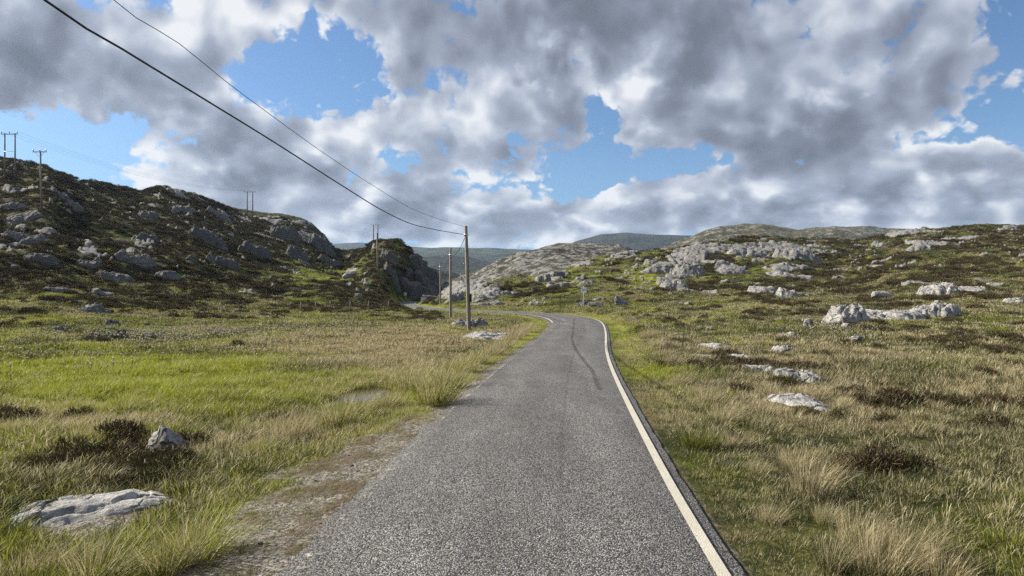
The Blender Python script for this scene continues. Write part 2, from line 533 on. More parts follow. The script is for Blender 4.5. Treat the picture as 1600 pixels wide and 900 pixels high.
def rock_color(b, pos, dark=1.0):
    n1 = b.noise(pos, 1.1, 6, .6); n2 = b.noise(pos, 7, 6, .65); n3 = b.noise(pos, 38, 4, .6)
    c = b.mix(b.ramp(n1, .35, .65), (.19*dark, .187*dark, .183*dark), (.30*dark, .288*dark, .272*dark))
    c = b.mix(b.ramp(n2, .5, .72), c, (.095*dark, .092*dark, .09*dark))
    c = b.mix(b.math('MULTIPLY', b.ramp(n3, .56, .68), .75), c, (.055, .055, .05))
    n4 = b.noise(pos, 3.3, 5, .7)
    c = b.mix(b.math('MULTIPLY', b.ramp(n4, .58, .66), .6), c, (.38*dark, .37*dark, .35*dark))
    return c, n2, n3


# ---- ground
def ground_mat(name, far=False):
    m, b, out = new_mat(name)
    geo = b.n('ShaderNodeNewGeometry'); pos = geo.outputs['Position']
    a_r, a_d, a_l, a_h, a_g = (b.attr(k) for k in ('rock', 'dry', 'lush', 'heath', 'gravel'))
    fine = b.noise(pos, 9, 6, .7); mid = b.noise(pos, 1.6, 6, .68); big = b.noise(pos, .33, 5, .6)
    tiny = b.noise(pos, 45, 3, .7)
    fm = b.math('SUBTRACT', b.math('ADD', b.math('MULTIPLY', fine, .5), b.math('MULTIPLY', mid, .8)), .65)   # about -0.4..0.4
    g = b.mix(b.ramp(b.math('ADD', a_l, b.math('MULTIPLY', fm, 1.4)), .1, 1.0), (.026, .032, .007), (.165, .185, .016))
    g = b.mix(b.ramp(b.math('ADD', a_d, b.math('MULTIPLY', fm, 1.6)), .25, .95), g, (.155, .122, .052))
    hcol = b.mix(b.ramp(fine, .4, .65), (.018, .015, .009), (.062, .048, .024))
    hcol = b.mix(b.ramp(mid, .5, .65), hcol, (.034, .035, .010))
    hcol = b.mix(b.math('MULTIPLY', b.ramp(big, .52, .62), .5), hcol, (.070, .052, .024))
    c = b.mix(b.ramp(b.math('ADD', a_h, b.math('MULTIPLY', fm, 1.5)), .25, .60), g, hcol)
    gv = b.n('ShaderNodeTexVoronoi', ins={'Vector': pos, 'Scale': 48.0})
    gcol = b.mix(b.n('ShaderNodeSeparateColor', ins={'Color': gv.outputs['Color']}).outputs[0], (.045, .04, .035), (.34, .31, .27))
    gcol = b.mix(b.ramp(mid, .42, .6), gcol, (.105, .080, .050))
    gcol = b.mix(b.ramp(fine, .5, .66), gcol, (.062, .066, .02))
    c = b.mix(b.ramp(b.math('ADD', a_g, b.math('MULTIPLY', fm, .9)), .35, .7), c, gcol)
    rc, n2, n3 = rock_color(b, pos, .74)
    rmask = b.ramp(b.math('ADD', a_r, b.math('MULTIPLY', fm, .9)), .38, .52)
    c = b.mix(rmask, c, rc)
    h = b.math('ADD', b.math('MULTIPLY', mid, 1.0), b.math('MULTIPLY', fine, .35))
    h = b.math('ADD', h, b.math('MULTIPLY', tiny, .06))
    pbsdf(b, out, c, .95, h, .9, .30, spec=.12)
    return m


def far_mat(name, lo, hi, rockamt, s=1.0):
    m, b, out = new_mat(name)
    geo = b.n('ShaderNodeNewGeometry'); pos = geo.outputs['Position']
    big = b.noise(pos, .006/s, 5, .6); mid = b.noise(pos, .035/s, 7, .68)
    mp = b.vmath('MULTIPLY', pos, (1, .6, 2.4)); fine = b.noise(mp, .10/s, 7, .72)
    c = b.mix(b.ramp(big, .4, .6), lo, hi)
    c = b.mix(b.ramp(mid, .5, .62), c, tuple(.55*x for x in lo))
    k = b.math('ADD', b.math('MULTIPLY', fine, .7), b.math('MULTIPLY', mid, .3))
    c = b.mix(b.ramp(k, .60-rockamt*.22, .68-rockamt*.2), c, (.20, .192, .18))
    c = b.mix(b.math('MULTIPLY', b.ramp(b.noise(mp, .3/s, 5, .7), .5, .64), .55), c, (.03, .027, .018))
    pbsdf(b, out, c, .95, b.math('ADD', mid, b.math('MULTIPLY', fine, .6)), .9, 9*s, spec=.1)
    return m


def road_mat():
    m, b, out = new_mat('chip_seal')
    tc = b.n('ShaderNodeNewGeometry'); pos = tc.outputs['Position']
    v = b.n('ShaderNodeTexVoronoi', ins={'Vector': pos, 'Scale': 72.0, 'Randomness': 1.0})
    r = b.n('ShaderNodeSeparateColor', ins={'Color': v.outputs['Color']})
    stone = b.ramp(b.math('POWER', r.outputs[0], 1.5), 0, 1, .045, .40, smooth=False)
    edge = b.ramp(v.outputs['Distance'], .40, .72)
    big = b.noise(pos, .5, 5, .6); lat = b.attr('lat'); fine = b.noise(pos, 28, 4, .75); lane = b.noise(b.vmath('MULTIPLY', pos, (1.0, .12, 1)), 1.6, 4, .6)
    st = b.math('MULTIPLY', stone, b.ramp(fine, .3, .7, .55, 1.3, smooth=False))
    tr = b.ramp(b.math('ABSOLUTE', b.math('SUBTRACT', b.math('ABSOLUTE', b.math('ADD', lat, .05)), .78)), .1, .5, 1.10, .86)
    k = b.math('MULTIPLY', b.math('MULTIPLY', b.ramp(big, .3, .7, .86, 1.14), tr), b.ramp(lane, .3, .7, .76, 1.16))
    pt = b.noise(b.vmath('MULTIPLY', pos, (1.4, .35, 1)), .55, 5, .62)
    k = b.math('MULTIPLY', k, b.ramp(pt, .52, .66, 1.0, .80))
    k = b.math('MULTIPLY', k, b.ramp(b.math('ABSOLUTE', b.math('SUBTRACT', b.math('ADD', lat, b.math('MULTIPLY', b.noise(pos, .8, 4, .7), .16)), .45)), .0, .05, .72, 1.0))
    st = b.math('MULTIPLY', st, k)
    col = b.n('ShaderNodeCombineColor', ins={0: b.math('MULTIPLY', st, .92), 1: b.math('MULTIPLY', st, .90), 2: b.math('MULTIPLY', st, .88)})
    c = b.mix(edge, col.outputs[0], (.018, .018, .020))
    warm = b.math('MULTIPLY', b.math('GREATER_THAN', r.outputs[1], .88), .4)
    c = b.mix(warm, c, (.24, .195, .13))
    pbsdf(b, out, c, .85, b.math('SUBTRACT', 1.0, v.outputs['Distance']), .8, .012, spec=.35)
    return m


def paint_mat():
    m, b, out = new_mat('road_paint')
    pos = b.n('ShaderNodeNewGeometry').outputs['Position']
    n = b.noise(pos, 26, 5, .7); n2 = b.noise(pos, 2.4, 4, .6)
    wear = b.attr('wear')
    f = b.ramp(b.math('ADD', b.math('ADD', b.math('MULTIPLY', n, .8), b.math('MULTIPLY', n2, .45)), wear), .80, .92)
    c = b.mix(b.ramp(n2, .3, .7), (.40, .37, .30), (.47, .44, .37))
    v = b.n('ShaderNodeTexVoronoi', ins={'Vector': pos, 'Scale': 72.0})
    c = b.mix(b.ramp(v.outputs['Distance'], .45, .75, 0, .35), c, (.2, .19, .17))
    p = pbsdf(b, out, c, .7, b.math('SUBTRACT', 1.0, v.outputs['Distance']), .5, .006)
    tr = b.n('ShaderNodeBsdfTransparent')
    mx = b.n('ShaderNodeMixShader')
    b.t.links.new(f, mx.inputs[0]); b.t.links.new(p.outputs[0], mx.inputs[1]); b.t.links.new(tr.outputs[0], mx.inputs[2])
    b.t.links.new(mx.outputs[0], out.inputs['Surface'])
    return m


def tar_mat():
    m, b, out = new_mat('tyre_rubber')
    pos = b.n('ShaderNodeNewGeometry').outputs['Position']
    n = b.noise(pos, 30, 5, .7); n2 = b.noise(pos, 1.2, 3, .6)
    p = pbsdf(b, out, (.030, .030, .032), .8)
    tr = b.n('ShaderNodeBsdfTransparent'); mx = b.n('ShaderNodeMixShader')
    f = b.ramp(b.math('ADD', n, b.math('MULTIPLY', n2, .3)), .45, .80, .28, .95)
    b.t.links.new(f, mx.inputs[0]); b.t.links.new(p.outputs[0], mx.inputs[1]); b.t.links.new(tr.outputs[0], mx.inputs[2])
    b.t.links.new(mx.outputs[0], out.inputs['Surface'])
    return m


def rock_mat(name, dark=1.0, warm=0.0):
    m, b, out = new_mat(name)
    tc = b.n('ShaderNodeTexCoord'); oi = b.n('ShaderNodeObjectInfo')
    pos = b.vmath('ADD', tc.outputs['Object'], b.vmath('MULTIPLY', oi.outputs['Location'], (1, 1, 1)))
    c, n2, n3 = rock_color(b, pos, dark)
    st = b.noise(b.vmath('MULTIPLY', pos, (1.2, 1.5, 9)), 1.7, 5, .6)
    c = b.mix(b.math('MULTIPLY', b.ramp(st, .5, .64), .55), c, (.075*dark, .072*dark, .07*dark))
    mo = b.noise(pos, 2.2, 4, .6)
    c = b.mix(b.math('MULTIPLY', b.ramp(mo, .64, .7), .7), c, (.06, .06, .02))
    # joints: thin dark cracks along warped cell borders
    wp = b.vmath('ADD', pos, b.vmath('MULTIPLY', b.noise(pos, 2.0, 3, .6, out=1), (.5, .5, .5)))
    ck = b.n('ShaderNodeTexVoronoi', feature='DISTANCE_TO_EDGE', ins={'Vector': b.vmath('MULTIPLY', wp, (1, 1, 1.8)), 'Scale': 1.1})
    crack = b.ramp(ck.outputs['Distance'], .0, .045, 1, 0)
    c = b.mix(b.math('MULTIPLY', crack, b.ramp(mo, .35, .55, .2, .9)), c, (.03, .028, .025))
    h = b.math('SUBTRACT', b.math('ADD', b.math('MULTIPLY', n2, 1.0), b.math('MULTIPLY', n3, .25)), b.math('MULTIPLY', crack, .5))
    pbsdf(b, out, c, .92, h, .9, .09, spec=.2)
    return m


def wood_mat(name, base, dark):
    m, b, out = new_mat(name)
    tc = b.n('ShaderNodeTexCoord').outputs['Object']
    n = b.noise(b.vmath('MULTIPLY', tc, (16, 16, .8)), 2.0, 6, .65); n2 = b.noise(tc, .9, 3, .5)
    c = b.mix(b.ramp(n, .42, .62), base, dark)
    c = b.mix(b.math('MULTIPLY', b.ramp(n2, .45, .65), .5), c, tuple(1.25*x for x in base))
    pbsdf(b, out, c, .85, n, .6, .01)
    return m


def plain_mat(name, c, rough=.6, metal=0, var=.15, scale=8):
    m, b, out = new_mat(name)
    tc = b.n('ShaderNodeTexCoord').outputs['Object']
    n = b.noise(tc, scale, 4, .6)
    cc = b.mix(b.ramp(n, .35, .65), tuple(x*(1-var) for x in c), tuple(min(1, x*(1+var)) for x in c))
    p = pbsdf(b, out, cc, rough, n, .15, .005)
    p.inputs['Metallic'].default_value = metal
    return m


def blade_mat(name, inst=True, heather=False, cotton=False):
    """leaf colours from the tint values carried by each clump (inst) and blade"""
    m, b, out = new_mat(name)
    t = 'INSTANCER' if inst else 'OBJECT'
    bl = b.attr('bl')                   # per blade random
    hgt = b.attr('hg')                  # 0 root .. 1 tip
    pos = b.n('ShaderNodeNewGeometry').outputs['Position']
    if cotton:
        c = b.mix(b.ramp(hgt, .70, .74), (.10, .10, .03), (.55, .54, .50))
    elif heather:
        n = b.noise(pos, 2.0, 3, .6)
        c = b.mix(bl, (.020, .015, .009), (.088, .064, .032))
        c = b.mix(b.math('MULTIPLY', b.ramp(n, .5, .65), .75), c, (.058, .060, .015))
    else:
        dry = b.attr('tdry', t); lush = b.attr('tlush', t)
        g = b.mix(b.ramp(b.math('ADD', lush, b.math('MULTIPLY', b.math('SUBTRACT', bl, .5), .7)), .1, 1.0), (.037, .044, .009), (.262, .285, .022))
        d = b.mix(bl, (.15, .112, .045), (.50, .43, .26))
        f = b.ramp(b.math('ADD', b.math('ADD', dry, b.math('MULTIPLY', b.math('SUBTRACT', bl, .5), 1.1)), b.math('MULTIPLY', b.math('SUBTRACT', hgt, .5), .35)), .35, .75)
        c = b.mix(f, g, d)
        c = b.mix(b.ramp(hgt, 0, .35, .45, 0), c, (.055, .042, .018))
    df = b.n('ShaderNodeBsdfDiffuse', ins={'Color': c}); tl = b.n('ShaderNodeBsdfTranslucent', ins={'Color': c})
    gl = b.n('ShaderNodeBsdfGlossy', ins={'Roughness': .45, 'Color': (1, 1, 1, 1)})
    mx = b.n('ShaderNodeMixShader', ins={0: .12 if heather else .36, 1: df.outputs[0], 2: tl.outputs[0]})
    mx2 = b.n('ShaderNodeMixShader', ins={0: .012 if heather else .018, 1: mx.outputs[0], 2: gl.outputs[0]})
    b.t.links.new(mx2.outputs[0], out.inputs['Surface'])
    return m


M = dict(ground=ground_mat('moor'), hill=None,
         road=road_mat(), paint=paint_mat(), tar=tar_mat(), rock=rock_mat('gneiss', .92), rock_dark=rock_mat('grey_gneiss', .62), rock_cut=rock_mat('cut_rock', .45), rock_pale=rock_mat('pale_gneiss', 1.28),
         wood=wood_mat('weathered_wood', (.23, .205, .17), (.11, .097, .08)), wood2=wood_mat('post_wood', (.17, .15, .12), (.09, .08, .065)),
         steel=plain_mat('galvanised', (.42, .43, .44), .45, .8), black=plain_mat('black_rubber', (.02, .02, .022), .6),
         white=plain_mat('sign_white', (.80, .82, .83), .4, 0, .03), sgrey=plain_mat('sign_post_grey', (.34, .35, .35), .6),
         ink=plain_mat('sign_ink', (.03, .03, .035), .5), porcelain=plain_mat('porcelain', (.16, .15, .15), .35),
         blade=blade_mat('grass_blades'), blade_o=blade_mat('tussock_blades', False), heath=blade_mat('heather_sprigs', True, True),
         heath_o=blade_mat('heather_bush_sprigs', False, True), cotton=blade_mat('cotton_grass', True, False, True))

# ------------------------------------------------------------------ build ground
V = np.stack([GX, GY, FD['z']], 1)
ii, jj = np.meshgrid(np.arange(NT-1), np.arange(NR-1), indexing='ij')
Q = np.stack([ii*NR+jj, ii*NR+jj+1, (ii+1)*NR+jj+1, (ii+1)*NR+jj], -1).reshape(-1, 4)
# split the near hill on one side from the moor, by the slope foot
hillv = ((FD['vx'] < 690) & (FD['r'] > np.interp(FD['vx'], [-900, 0, 250, 400, 530, 590, 632, 668, 690], [52, 58, 70, 88, 110, 116, 154, 172, 182])) & (FD['r'] < 420) & (GY > 0))
fh = hillv[Q].all(1)


def sub_mesh(name, faces):
    used = np.unique(faces)
    remap = np.full(len(V), -1, np.int64); remap[used] = np.arange(len(used))
    me = mesh_np(name, V[used], remap[faces])
    for k in ('rock', 'dry', 'lush', 'heath', 'gravel'):
        attr(me, k, FD[k][used])
    return me


og = link('ground', sub_mesh('ground', Q[~fh]), M['ground']); tag(og, kind='structure')
# centre patch under the camera
me = mesh_np('ground_centre', [(0, 0, -.05)]+[(float(GX[i*NR]), float(GY[i*NR]), float(FD['z'][i*NR])) for i in range(0, NT, 12)], [(0, 1+(k+1) % len(range(0, NT, 12)), 1+k) for k in range(len(range(0, NT, 12)))])
for k in ('rock', 'dry', 'lush', 'heath', 'gravel'): attr(me, k, np.zeros(len(me.vertices)))
tag(link('ground_under_road', me, M['ground']), kind='structure')
oh = link('hill', sub_mesh('hill', Q[fh]), M['ground']); tag(oh, kind='structure')


# ------------------------------------------------------------------ far hills
def far_hill(name, crest, dc, depth_front, depth_back, zbase, mat, namp, nscale, seed, px0, px1, n=420):
    xs = np.linspace(px0, px1, n)
    cx, cy = zip(*crest)
    yc = np.interp(xs, cx, cy)
    k = np.ones(7)/7; yc = np.convolve(np.pad(yc, 3, mode='edge'), k, 'valid')
    rows = np.concatenate([np.linspace(-1, 0, 90), np.linspace(0, 1, 30)[1:]])
    U, T = np.meshgrid((xs-800)/F, rows, indexing='ij')
    YC = np.repeat(yc[:, None], len(rows), 1)
    D = dc+np.where(T < 0, T*depth_front, T*depth_back)
    zc = (450-YC)/F*dc+EYE
    prof = np.where(T < 0, 1-np.abs(T)**1.6, 1-T**1.5)
    X = U*D
    Z = zbase+(zc-zbase)*prof
    nz = (fbm(X/nscale, D/nscale, 5, seed, gain=.55)+.5*ridged(X/nscale*1.3, D/nscale*2, 4, seed+3)-.25)*namp*(.25+.75*np.clip(np.abs(T)*4, 0, 1))
    Z = Z+nz*np.clip(prof*3, 0, 1)
    nr = len(rows)
    i2, j2 = np.meshgrid(np.arange(n-1), np.arange(nr-1), indexing='ij')
    q = np.stack([i2*nr+j2, (i2+1)*nr+j2, (i2+1)*nr+j2+1, i2*nr+j2+1], -1).reshape(-1, 4)
    me = mesh_np(name, np.stack([X.ravel(), D.ravel(), Z.ravel()], 1), q)
    return tag(link(name, me, mat), kind='structure')


m_rocky = far_mat('rocky_slope', (.036, .032, .019), (.055, .051, .034), .62, .55)
m_pale = far_mat('pale_rocky_slope', (.060, .056, .028), (.095, .088, .045), .50, 1.0)
m_dark = far_mat('dark_moor_slope', (.026, .027, .021), (.040, .041, .028), .1, 2)
m_green = far_mat('green_moor_slope', (.028, .030, .024), (.054, .060, .032), .05, 3)
far_hill('rocky_hill', [(620, 470), (690, 447), (740, 430), (780, 409), (820, 396), (868, 384), (900, 383), (940, 385), (980, 390), (1000, 398), (1060, 418), (1120, 440)], 480, 260, 200, -14, m_rocky, 7, 60, 5, 600, 1150)
far_hill('dark_rocky_knoll', [(930, 440), (985, 405), (1010, 398), (1045, 391), (1085, 387), (1110, 390), (1160, 400), (1240, 440)], 330, 100, 120, -10, m_rocky, 3, 30, 15, 930, 1240)
far_hill('pale_rocky_hill', [(900, 450), (980, 413), (1020, 397), (1060, 382), (1100, 364), (1140, 356), (1190, 355), (1225, 358), (1245, 362), (1300, 364), (1450, 380), (1700, 400)], 1150, 620, 400, -25, m_pale, 11, 110, 25, 880, 1700)
far_hill('pale_rocky_ridge', [(1000, 420), (1150, 380), (1225, 362), (1260, 359), (1310, 356), (1350, 356), (1400, 360), (1470, 359), (1540, 362), (1700, 364), (2000, 380)], 1700, 700, 500, -30, m_pale, 13, 130, 35, 980, 2000)
far_hill('dark_hill', [(800, 430), (860, 397), (900, 379), (940, 368), (980, 366), (1010, 368), (1040, 369), (1090, 369), (1130, 385), (1250, 420)], 3000, 1300, 900, -60, m_dark, 14, 400, 45, 780, 1260)
far_hill('dark_valley_hill', [(500, 400), (600, 410), (670, 419), (700, 425), (740, 437), (800, 452), (900, 462)], 800, 300, 300, -30, m_dark, 6, 80, 55, 480, 920)
far_hill('blue_moor_hill', [(480, 420), (600, 405), (660, 402), (700, 399), (735, 403), (770, 412), (800, 425), (860, 440)], 2100, 900, 700, -50, m_dark, 16, 220, 65, 460, 900)
far_hill('green_moor_hill', [(400, 400), (560, 392), (625, 391), (660, 389), (700, 388), (760, 389), (830, 391), (880, 400), (960, 420)], 3600, 1700, 900, -70, m_green, 16, 500, 75, 380, 1000)
far_hill('distant_hill', [(300, 400), (500, 382), (560, 379), (600, 382), (650, 386), (720, 390), (800, 395), (900, 405)], 4400, 700, 900, -70, m_dark, 16, 500, 85, 280, 920)

# ------------------------------------------------------------------ road
NL = 15
lat = np.linspace(-1, 1, NL)
js = np.stack([fbm(RC[:, 0]/1.1, RC[:, 1]/.9, 4, 91), fbm(RC[:, 0]/.7, RC[:, 1]/.5, 4, 95, gain=.7)*.35], 1)*.10
RV = np.zeros((len(RC), NL, 3)); LAT = np.zeros((len(RC), NL))
for k, l in enumerate(lat):
    offm = l*RHALF+(js[:, 0] if k == 0 else js[:, 1] if k == NL-1 else 0)
    RV[:, k, 0] = RC[:, 0]+RN[:, 0]*offm; RV[:, k, 1] = RC[:, 1]+RN[:, 1]*offm
    RV[:, k, 2] = RC[:, 2]+.03*(1-l*l)-(.025 if abs(l) == 1 else 0)
    LAT[:, k] = offm
i2, j2 = np.meshgrid(np.arange(len(RC)-1), np.arange(NL-1), indexing='ij')
q = np.stack([i2*NL+j2, i2*NL+j2+1, (i2+1)*NL+j2+1, (i2+1)*NL+j2], -1).reshape(-1, 4)
me = mesh_np('road', RV.reshape(-1, 3), q); attr(me, 'lat', LAT.ravel())
tag(link('road', me, M['road']), kind='structure')


def strip(name, off, width, y0, y1, mat, wear=0.0, lift=.006, wobble=.006, seed=0):
    sel = np.where((RC[:, 1] >= y0) & (RC[:, 1] <= y1))[0]
    vs, ws = [], []
    for i in sel:
        o = off(RC[i, 1]) if callable(off) else off
        o = o*RHALF[i]/HALF+wobble*float(perlin(i*.11, seed*3.3, seed))
        for s in (-.5, .5):
            l = o+s*width
            vs.append((RC[i, 0]+RN[i, 0]*l, RC[i, 1]+RN[i, 1]*l, RC[i, 2]+.03*(1-(l/RHALF[i])**2)+lift))
            ws.append(wear(RC[i, 1]) if callable(wear) else wear)
    n = len(sel)
    me = mesh_np(name, vs, [(2*i, 2*i+1, 2*i+3, 2*i+2) for i in range(n-1)])
    attr(me, 'wear', ws)
    return tag(link(name, me, mat), kind='structure')


strip('road_edge_line', HALF-.17, .097, -30, 76, M['paint'], lambda y: .07+.03*ss(55, 70, y), seed=1)
strip('road_edge_line', -(HALF-.16), .10, -20, 9, M['paint'], .33, seed=2)
strip('road_edge_line', -(HALF-.16), .07, 9, 36, M['paint'], lambda y: .36-.06*ss(9, 13, y)+.05*ss(17, 22, y), seed=3)
strip('road_edge_line', -(HALF-.13), .10, 36, 66, M['paint'], lambda y: .36-.38*ss(45, 52, y), seed=4)
strip('road_edge_line', HALF-.18, .12, 76, 150, M['paint'], lambda y: -.02, seed=5)
strip('tyre_mark', lambda y: np.interp(y, [14, 18, 24, 31, 40, 48, 53, 56], [1.05, .95, .45, -.05, -.30, -.25, .1, .7]), .10, 14, 56, M['tar'], 0, lift=.005, seed=6)


# ------------------------------------------------------------------ puddles
def puddle(p, name):
    (x, y, ax, ay, z) = p
    bm = bmesh.new()
    vs = []
    for k in range(48):
        a = 2*math.pi*k/48
        f = 1.35+.2*math.sin(3*a+1)+.12*math.sin(5*a)
        vs.append(bm.verts.new((x+ax*f*math.cos(a), y+ay*f*math.sin(a), z)))
    bm.faces.new(vs)
    m, b, out = new_mat('peat_water')
    pos = b.n('ShaderNodeNewGeometry').outputs['Position']
    pbsdf(b, out, (.02, .016, .01), .06, b.noise(pos, 9, 3, .5), .12, .02, spec=.6)
    return tag(bm_obj(name, bm, m, smooth=False), kind='structure')


puddle(PUDDLES[0], 'puddle'); puddle(PUDDLES[1], 'peat_pool')


# ------------------------------------------------------------------ rocks
def noise3(P, s, seed):
    return (perlin(P[:, 0]*s+P[:, 2]*s*.71, P[:, 1]*s-P[:, 2]*s*.53, seed)+perlin(P[:, 1]*s+7.7, P[:, 2]*s*1.3+P[:, 0]*s*.37, seed+2))


_ico = {}


def ico(sub):
    if sub not in _ico:
        bm = bmesh.new(); bmesh.ops.create_icosphere(bm, subdivisions=sub, radius=1)
        _ico[sub] = (np.array([v.co for v in bm.verts]), np.array([[v.index for v in f.verts] for f in bm.faces]))
        bm.free()
    return _ico[sub]


def rock_chunk(seed, size, ncut=12, sub=5, slab=False, rough=.06, peak=False):
    g = np.random.default_rng(seed)
    P, Fc = ico(sub)
    P = P.copy()
    P *= 1+.22*noise3(P, .9, seed % 97)[:, None]
    if slab:
        aa = np.arctan2(P[:, 1], P[:, 0]); P[:, :2] *= (1+.30*perlin(np.cos(aa)*1.9+seed % 31, np.sin(aa)*1.9, 5)+.16*perlin(np.cos(aa)*5+seed % 17, np.sin(aa)*5, 6))[:, None]
    for _ in range(ncut):
        nv = g.normal(size=3); nv /= np.linalg.norm(nv)
        if slab: nv[2] *= .35; nv /= np.linalg.norm(nv)
        h = g.uniform(.55, .85)
        dd = P@nv-h
        P -= np.maximum(dd, 0)[:, None]*nv*.96
    top = np.array([g.normal()*.10, g.normal()*.10, 1.0]); top /= np.linalg.norm(top)
    h = g.uniform(.45, .7)
    if peak:
        P[:, 2] += .5*np.maximum(P[:, 2], 0)*(1-np.hypot(P[:, 0]+.45, P[:, 1]))
        top = np.array([.62, -.2, .76]); h = .42
    dd = P@top-h; P -= np.maximum(dd, 0)[:, None]*top*.92
    # ledges
    st = noise3(P*np.array([1, 1, 2.5]), 2.2, seed % 89)
    P += P*(rough*(np.round(st*3)/3)[:, None])+P*(.03*noise3(P, 6, seed % 83)[:, None])+P*(.014*noise3(P, 14, seed % 71)[:, None])
    P /= np.abs(P).max(0)
    return P*np.array(size)/2, Fc


def make_rock(name, parts, loc, rz, mat):
    """parts: (seed, size, offset, rot_z, slab)"""
    Vs, Fs, n = [], [], 0
    for (seed, size, o, rr, slab) in parts:
        P, Fc = rock_chunk(seed, size, slab=slab == True, sub=5, peak=slab == 'peak', rough=.11 if slab == 'peak' else .06)
        c, s = math.cos(rr), math.sin(rr)
        P = np.stack([P[:, 0]*c-P[:, 1]*s, P[:, 0]*s+P[:, 1]*c, P[:, 2]], 1)+np.array(o)
        Vs.append(P); Fs.append(Fc+n); n += len(P)
    me = mesh_np(name, np.concatenate(Vs), np.concatenate(Fs))
    o = link(name, me, mat); o.location = loc; o.rotation_euler = (0, 0, rz)
    return o




def outcrop(name, p, w, dep, h, seed, mat, tilt=0.0, broken=.35, blocks=1.0, skew=0.0):
    """bedrock breaking through the turf: irregular outline, jointed into blocks, foot below the ground"""
    rz = -math.atan2(p.x, p.y)
    na = int(np.clip(w/p.y*F*.9, 40, 230)); nb = int(np.clip(na*min(1.3, dep/w*1.6), 26, 170))
    A, B = np.meshgrid(np.linspace(-1.2, 1.2, na), np.linspace(-1.2, 1.2, nb), indexing='ij')
    A = A.ravel(); B = B.ravel()
    aw = A*w/2; bw = B*dep/2
    so = (seed % 61)*3.7
    rr = (np.abs(A)**2.6+np.abs(B)**2.6)**(1/2.6)
    L = max(.45*min(w, 2*dep), .2)
    edge = 1-rr+broken*fbm(aw/L+so, bw/L*1.3-so, 4, 3, gain=.55)-.08
    sz = np.clip(.27*w, .26, 2.4)*blocks
    wa = aw+.35*sz*fbm(aw/sz+so, bw/sz, 3, 4); wb = bw+.35*sz*fbm(aw/sz, bw/sz-so, 3, 6)
    cv, ce = cells(wa/sz/1.5+so, wb/sz+so, seed % 7)
    cv2, ce2 = cells(wa/sz*2.1+so, wb/sz*2.9-so, seed % 5)
    up = np.clip(edge/.30, -1, 1); up = np.sign(up)*np.abs(up)**.55
    H = h*(up*(.68+.32*cv)*(.80+.20*cv2)+.16*fbm(aw/(.5*sz)+so, bw/(.5*sz), 3, 8)*np.clip(up, 0, 1))
    H = H-h*.30*(1-ss(0, .09, ce))*np.clip(up, 0, 1)-h*.14*(1-ss(0, .12, ce2))*np.clip(up, 0, 1)
    H = H+tilt*aw*np.clip(up, 0, 1)+h*.05*fbm(aw/(.12*sz)+so, bw/(.12*sz), 2, 9)
    c, sn = math.cos(rz), math.sin(rz)
    cx = p.x-sn*dep*.5; cy = p.y+c*dep*.5
    bs = bw-skew*aw
    wx = cx+aw*c-bs*sn; wy = cy+aw*sn+bs*c
    g = grid_at(HZ, wx, wy)
    V_ = np.stack([wx-p.x, wy-p.y, g+H-.03-p.z], 1)
    i2, j2 = np.meshgrid(np.arange(na-1), np.arange(nb-1), indexing='ij')
    q = np.stack([i2*nb+j2, (i2+1)*nb+j2, (i2+1)*nb+j2+1, i2*nb+j2+1], -1).reshape(-1, 4)
    # keep the one largest patch: a rock is one piece
    ok = (edge > -.30).reshape(na, nb)
    comp = np.zeros((na, nb), int); best, bestn, lab = 0, 0, 0
    for i0 in range(0, na, 3):
        for j0 in range(0, nb, 3):
            if ok[i0, j0] and not comp[i0, j0]:
                lab += 1; stack = [(i0, j0)]; comp[i0, j0] = lab; cnt = 0
                while stack:
                    i, j = stack.pop(); cnt += 1
                    for di, dj in ((1, 0), (-1, 0), (0, 1), (0, -1)):
                        u, v = i+di, j+dj
                        if 0 <= u < na and 0 <= v < nb and ok[u, v] and not comp[u, v]:
                            comp[u, v] = lab; stack.append((u, v))
                if cnt > bestn: best, bestn = lab, cnt
    keep = (comp == best).ravel()
    q = q[keep[q].all(1)]
    used = np.unique(q); rm = np.full(len(V_), -1); rm[used] = np.arange(len(used))
    me = mesh_np(name, V_[used], rm[q])
    o = link(name, me, mat); o.location = p
    return o


ROCKDISKS = []     # (x, y, radius x, radius y) keeps grass off the stone


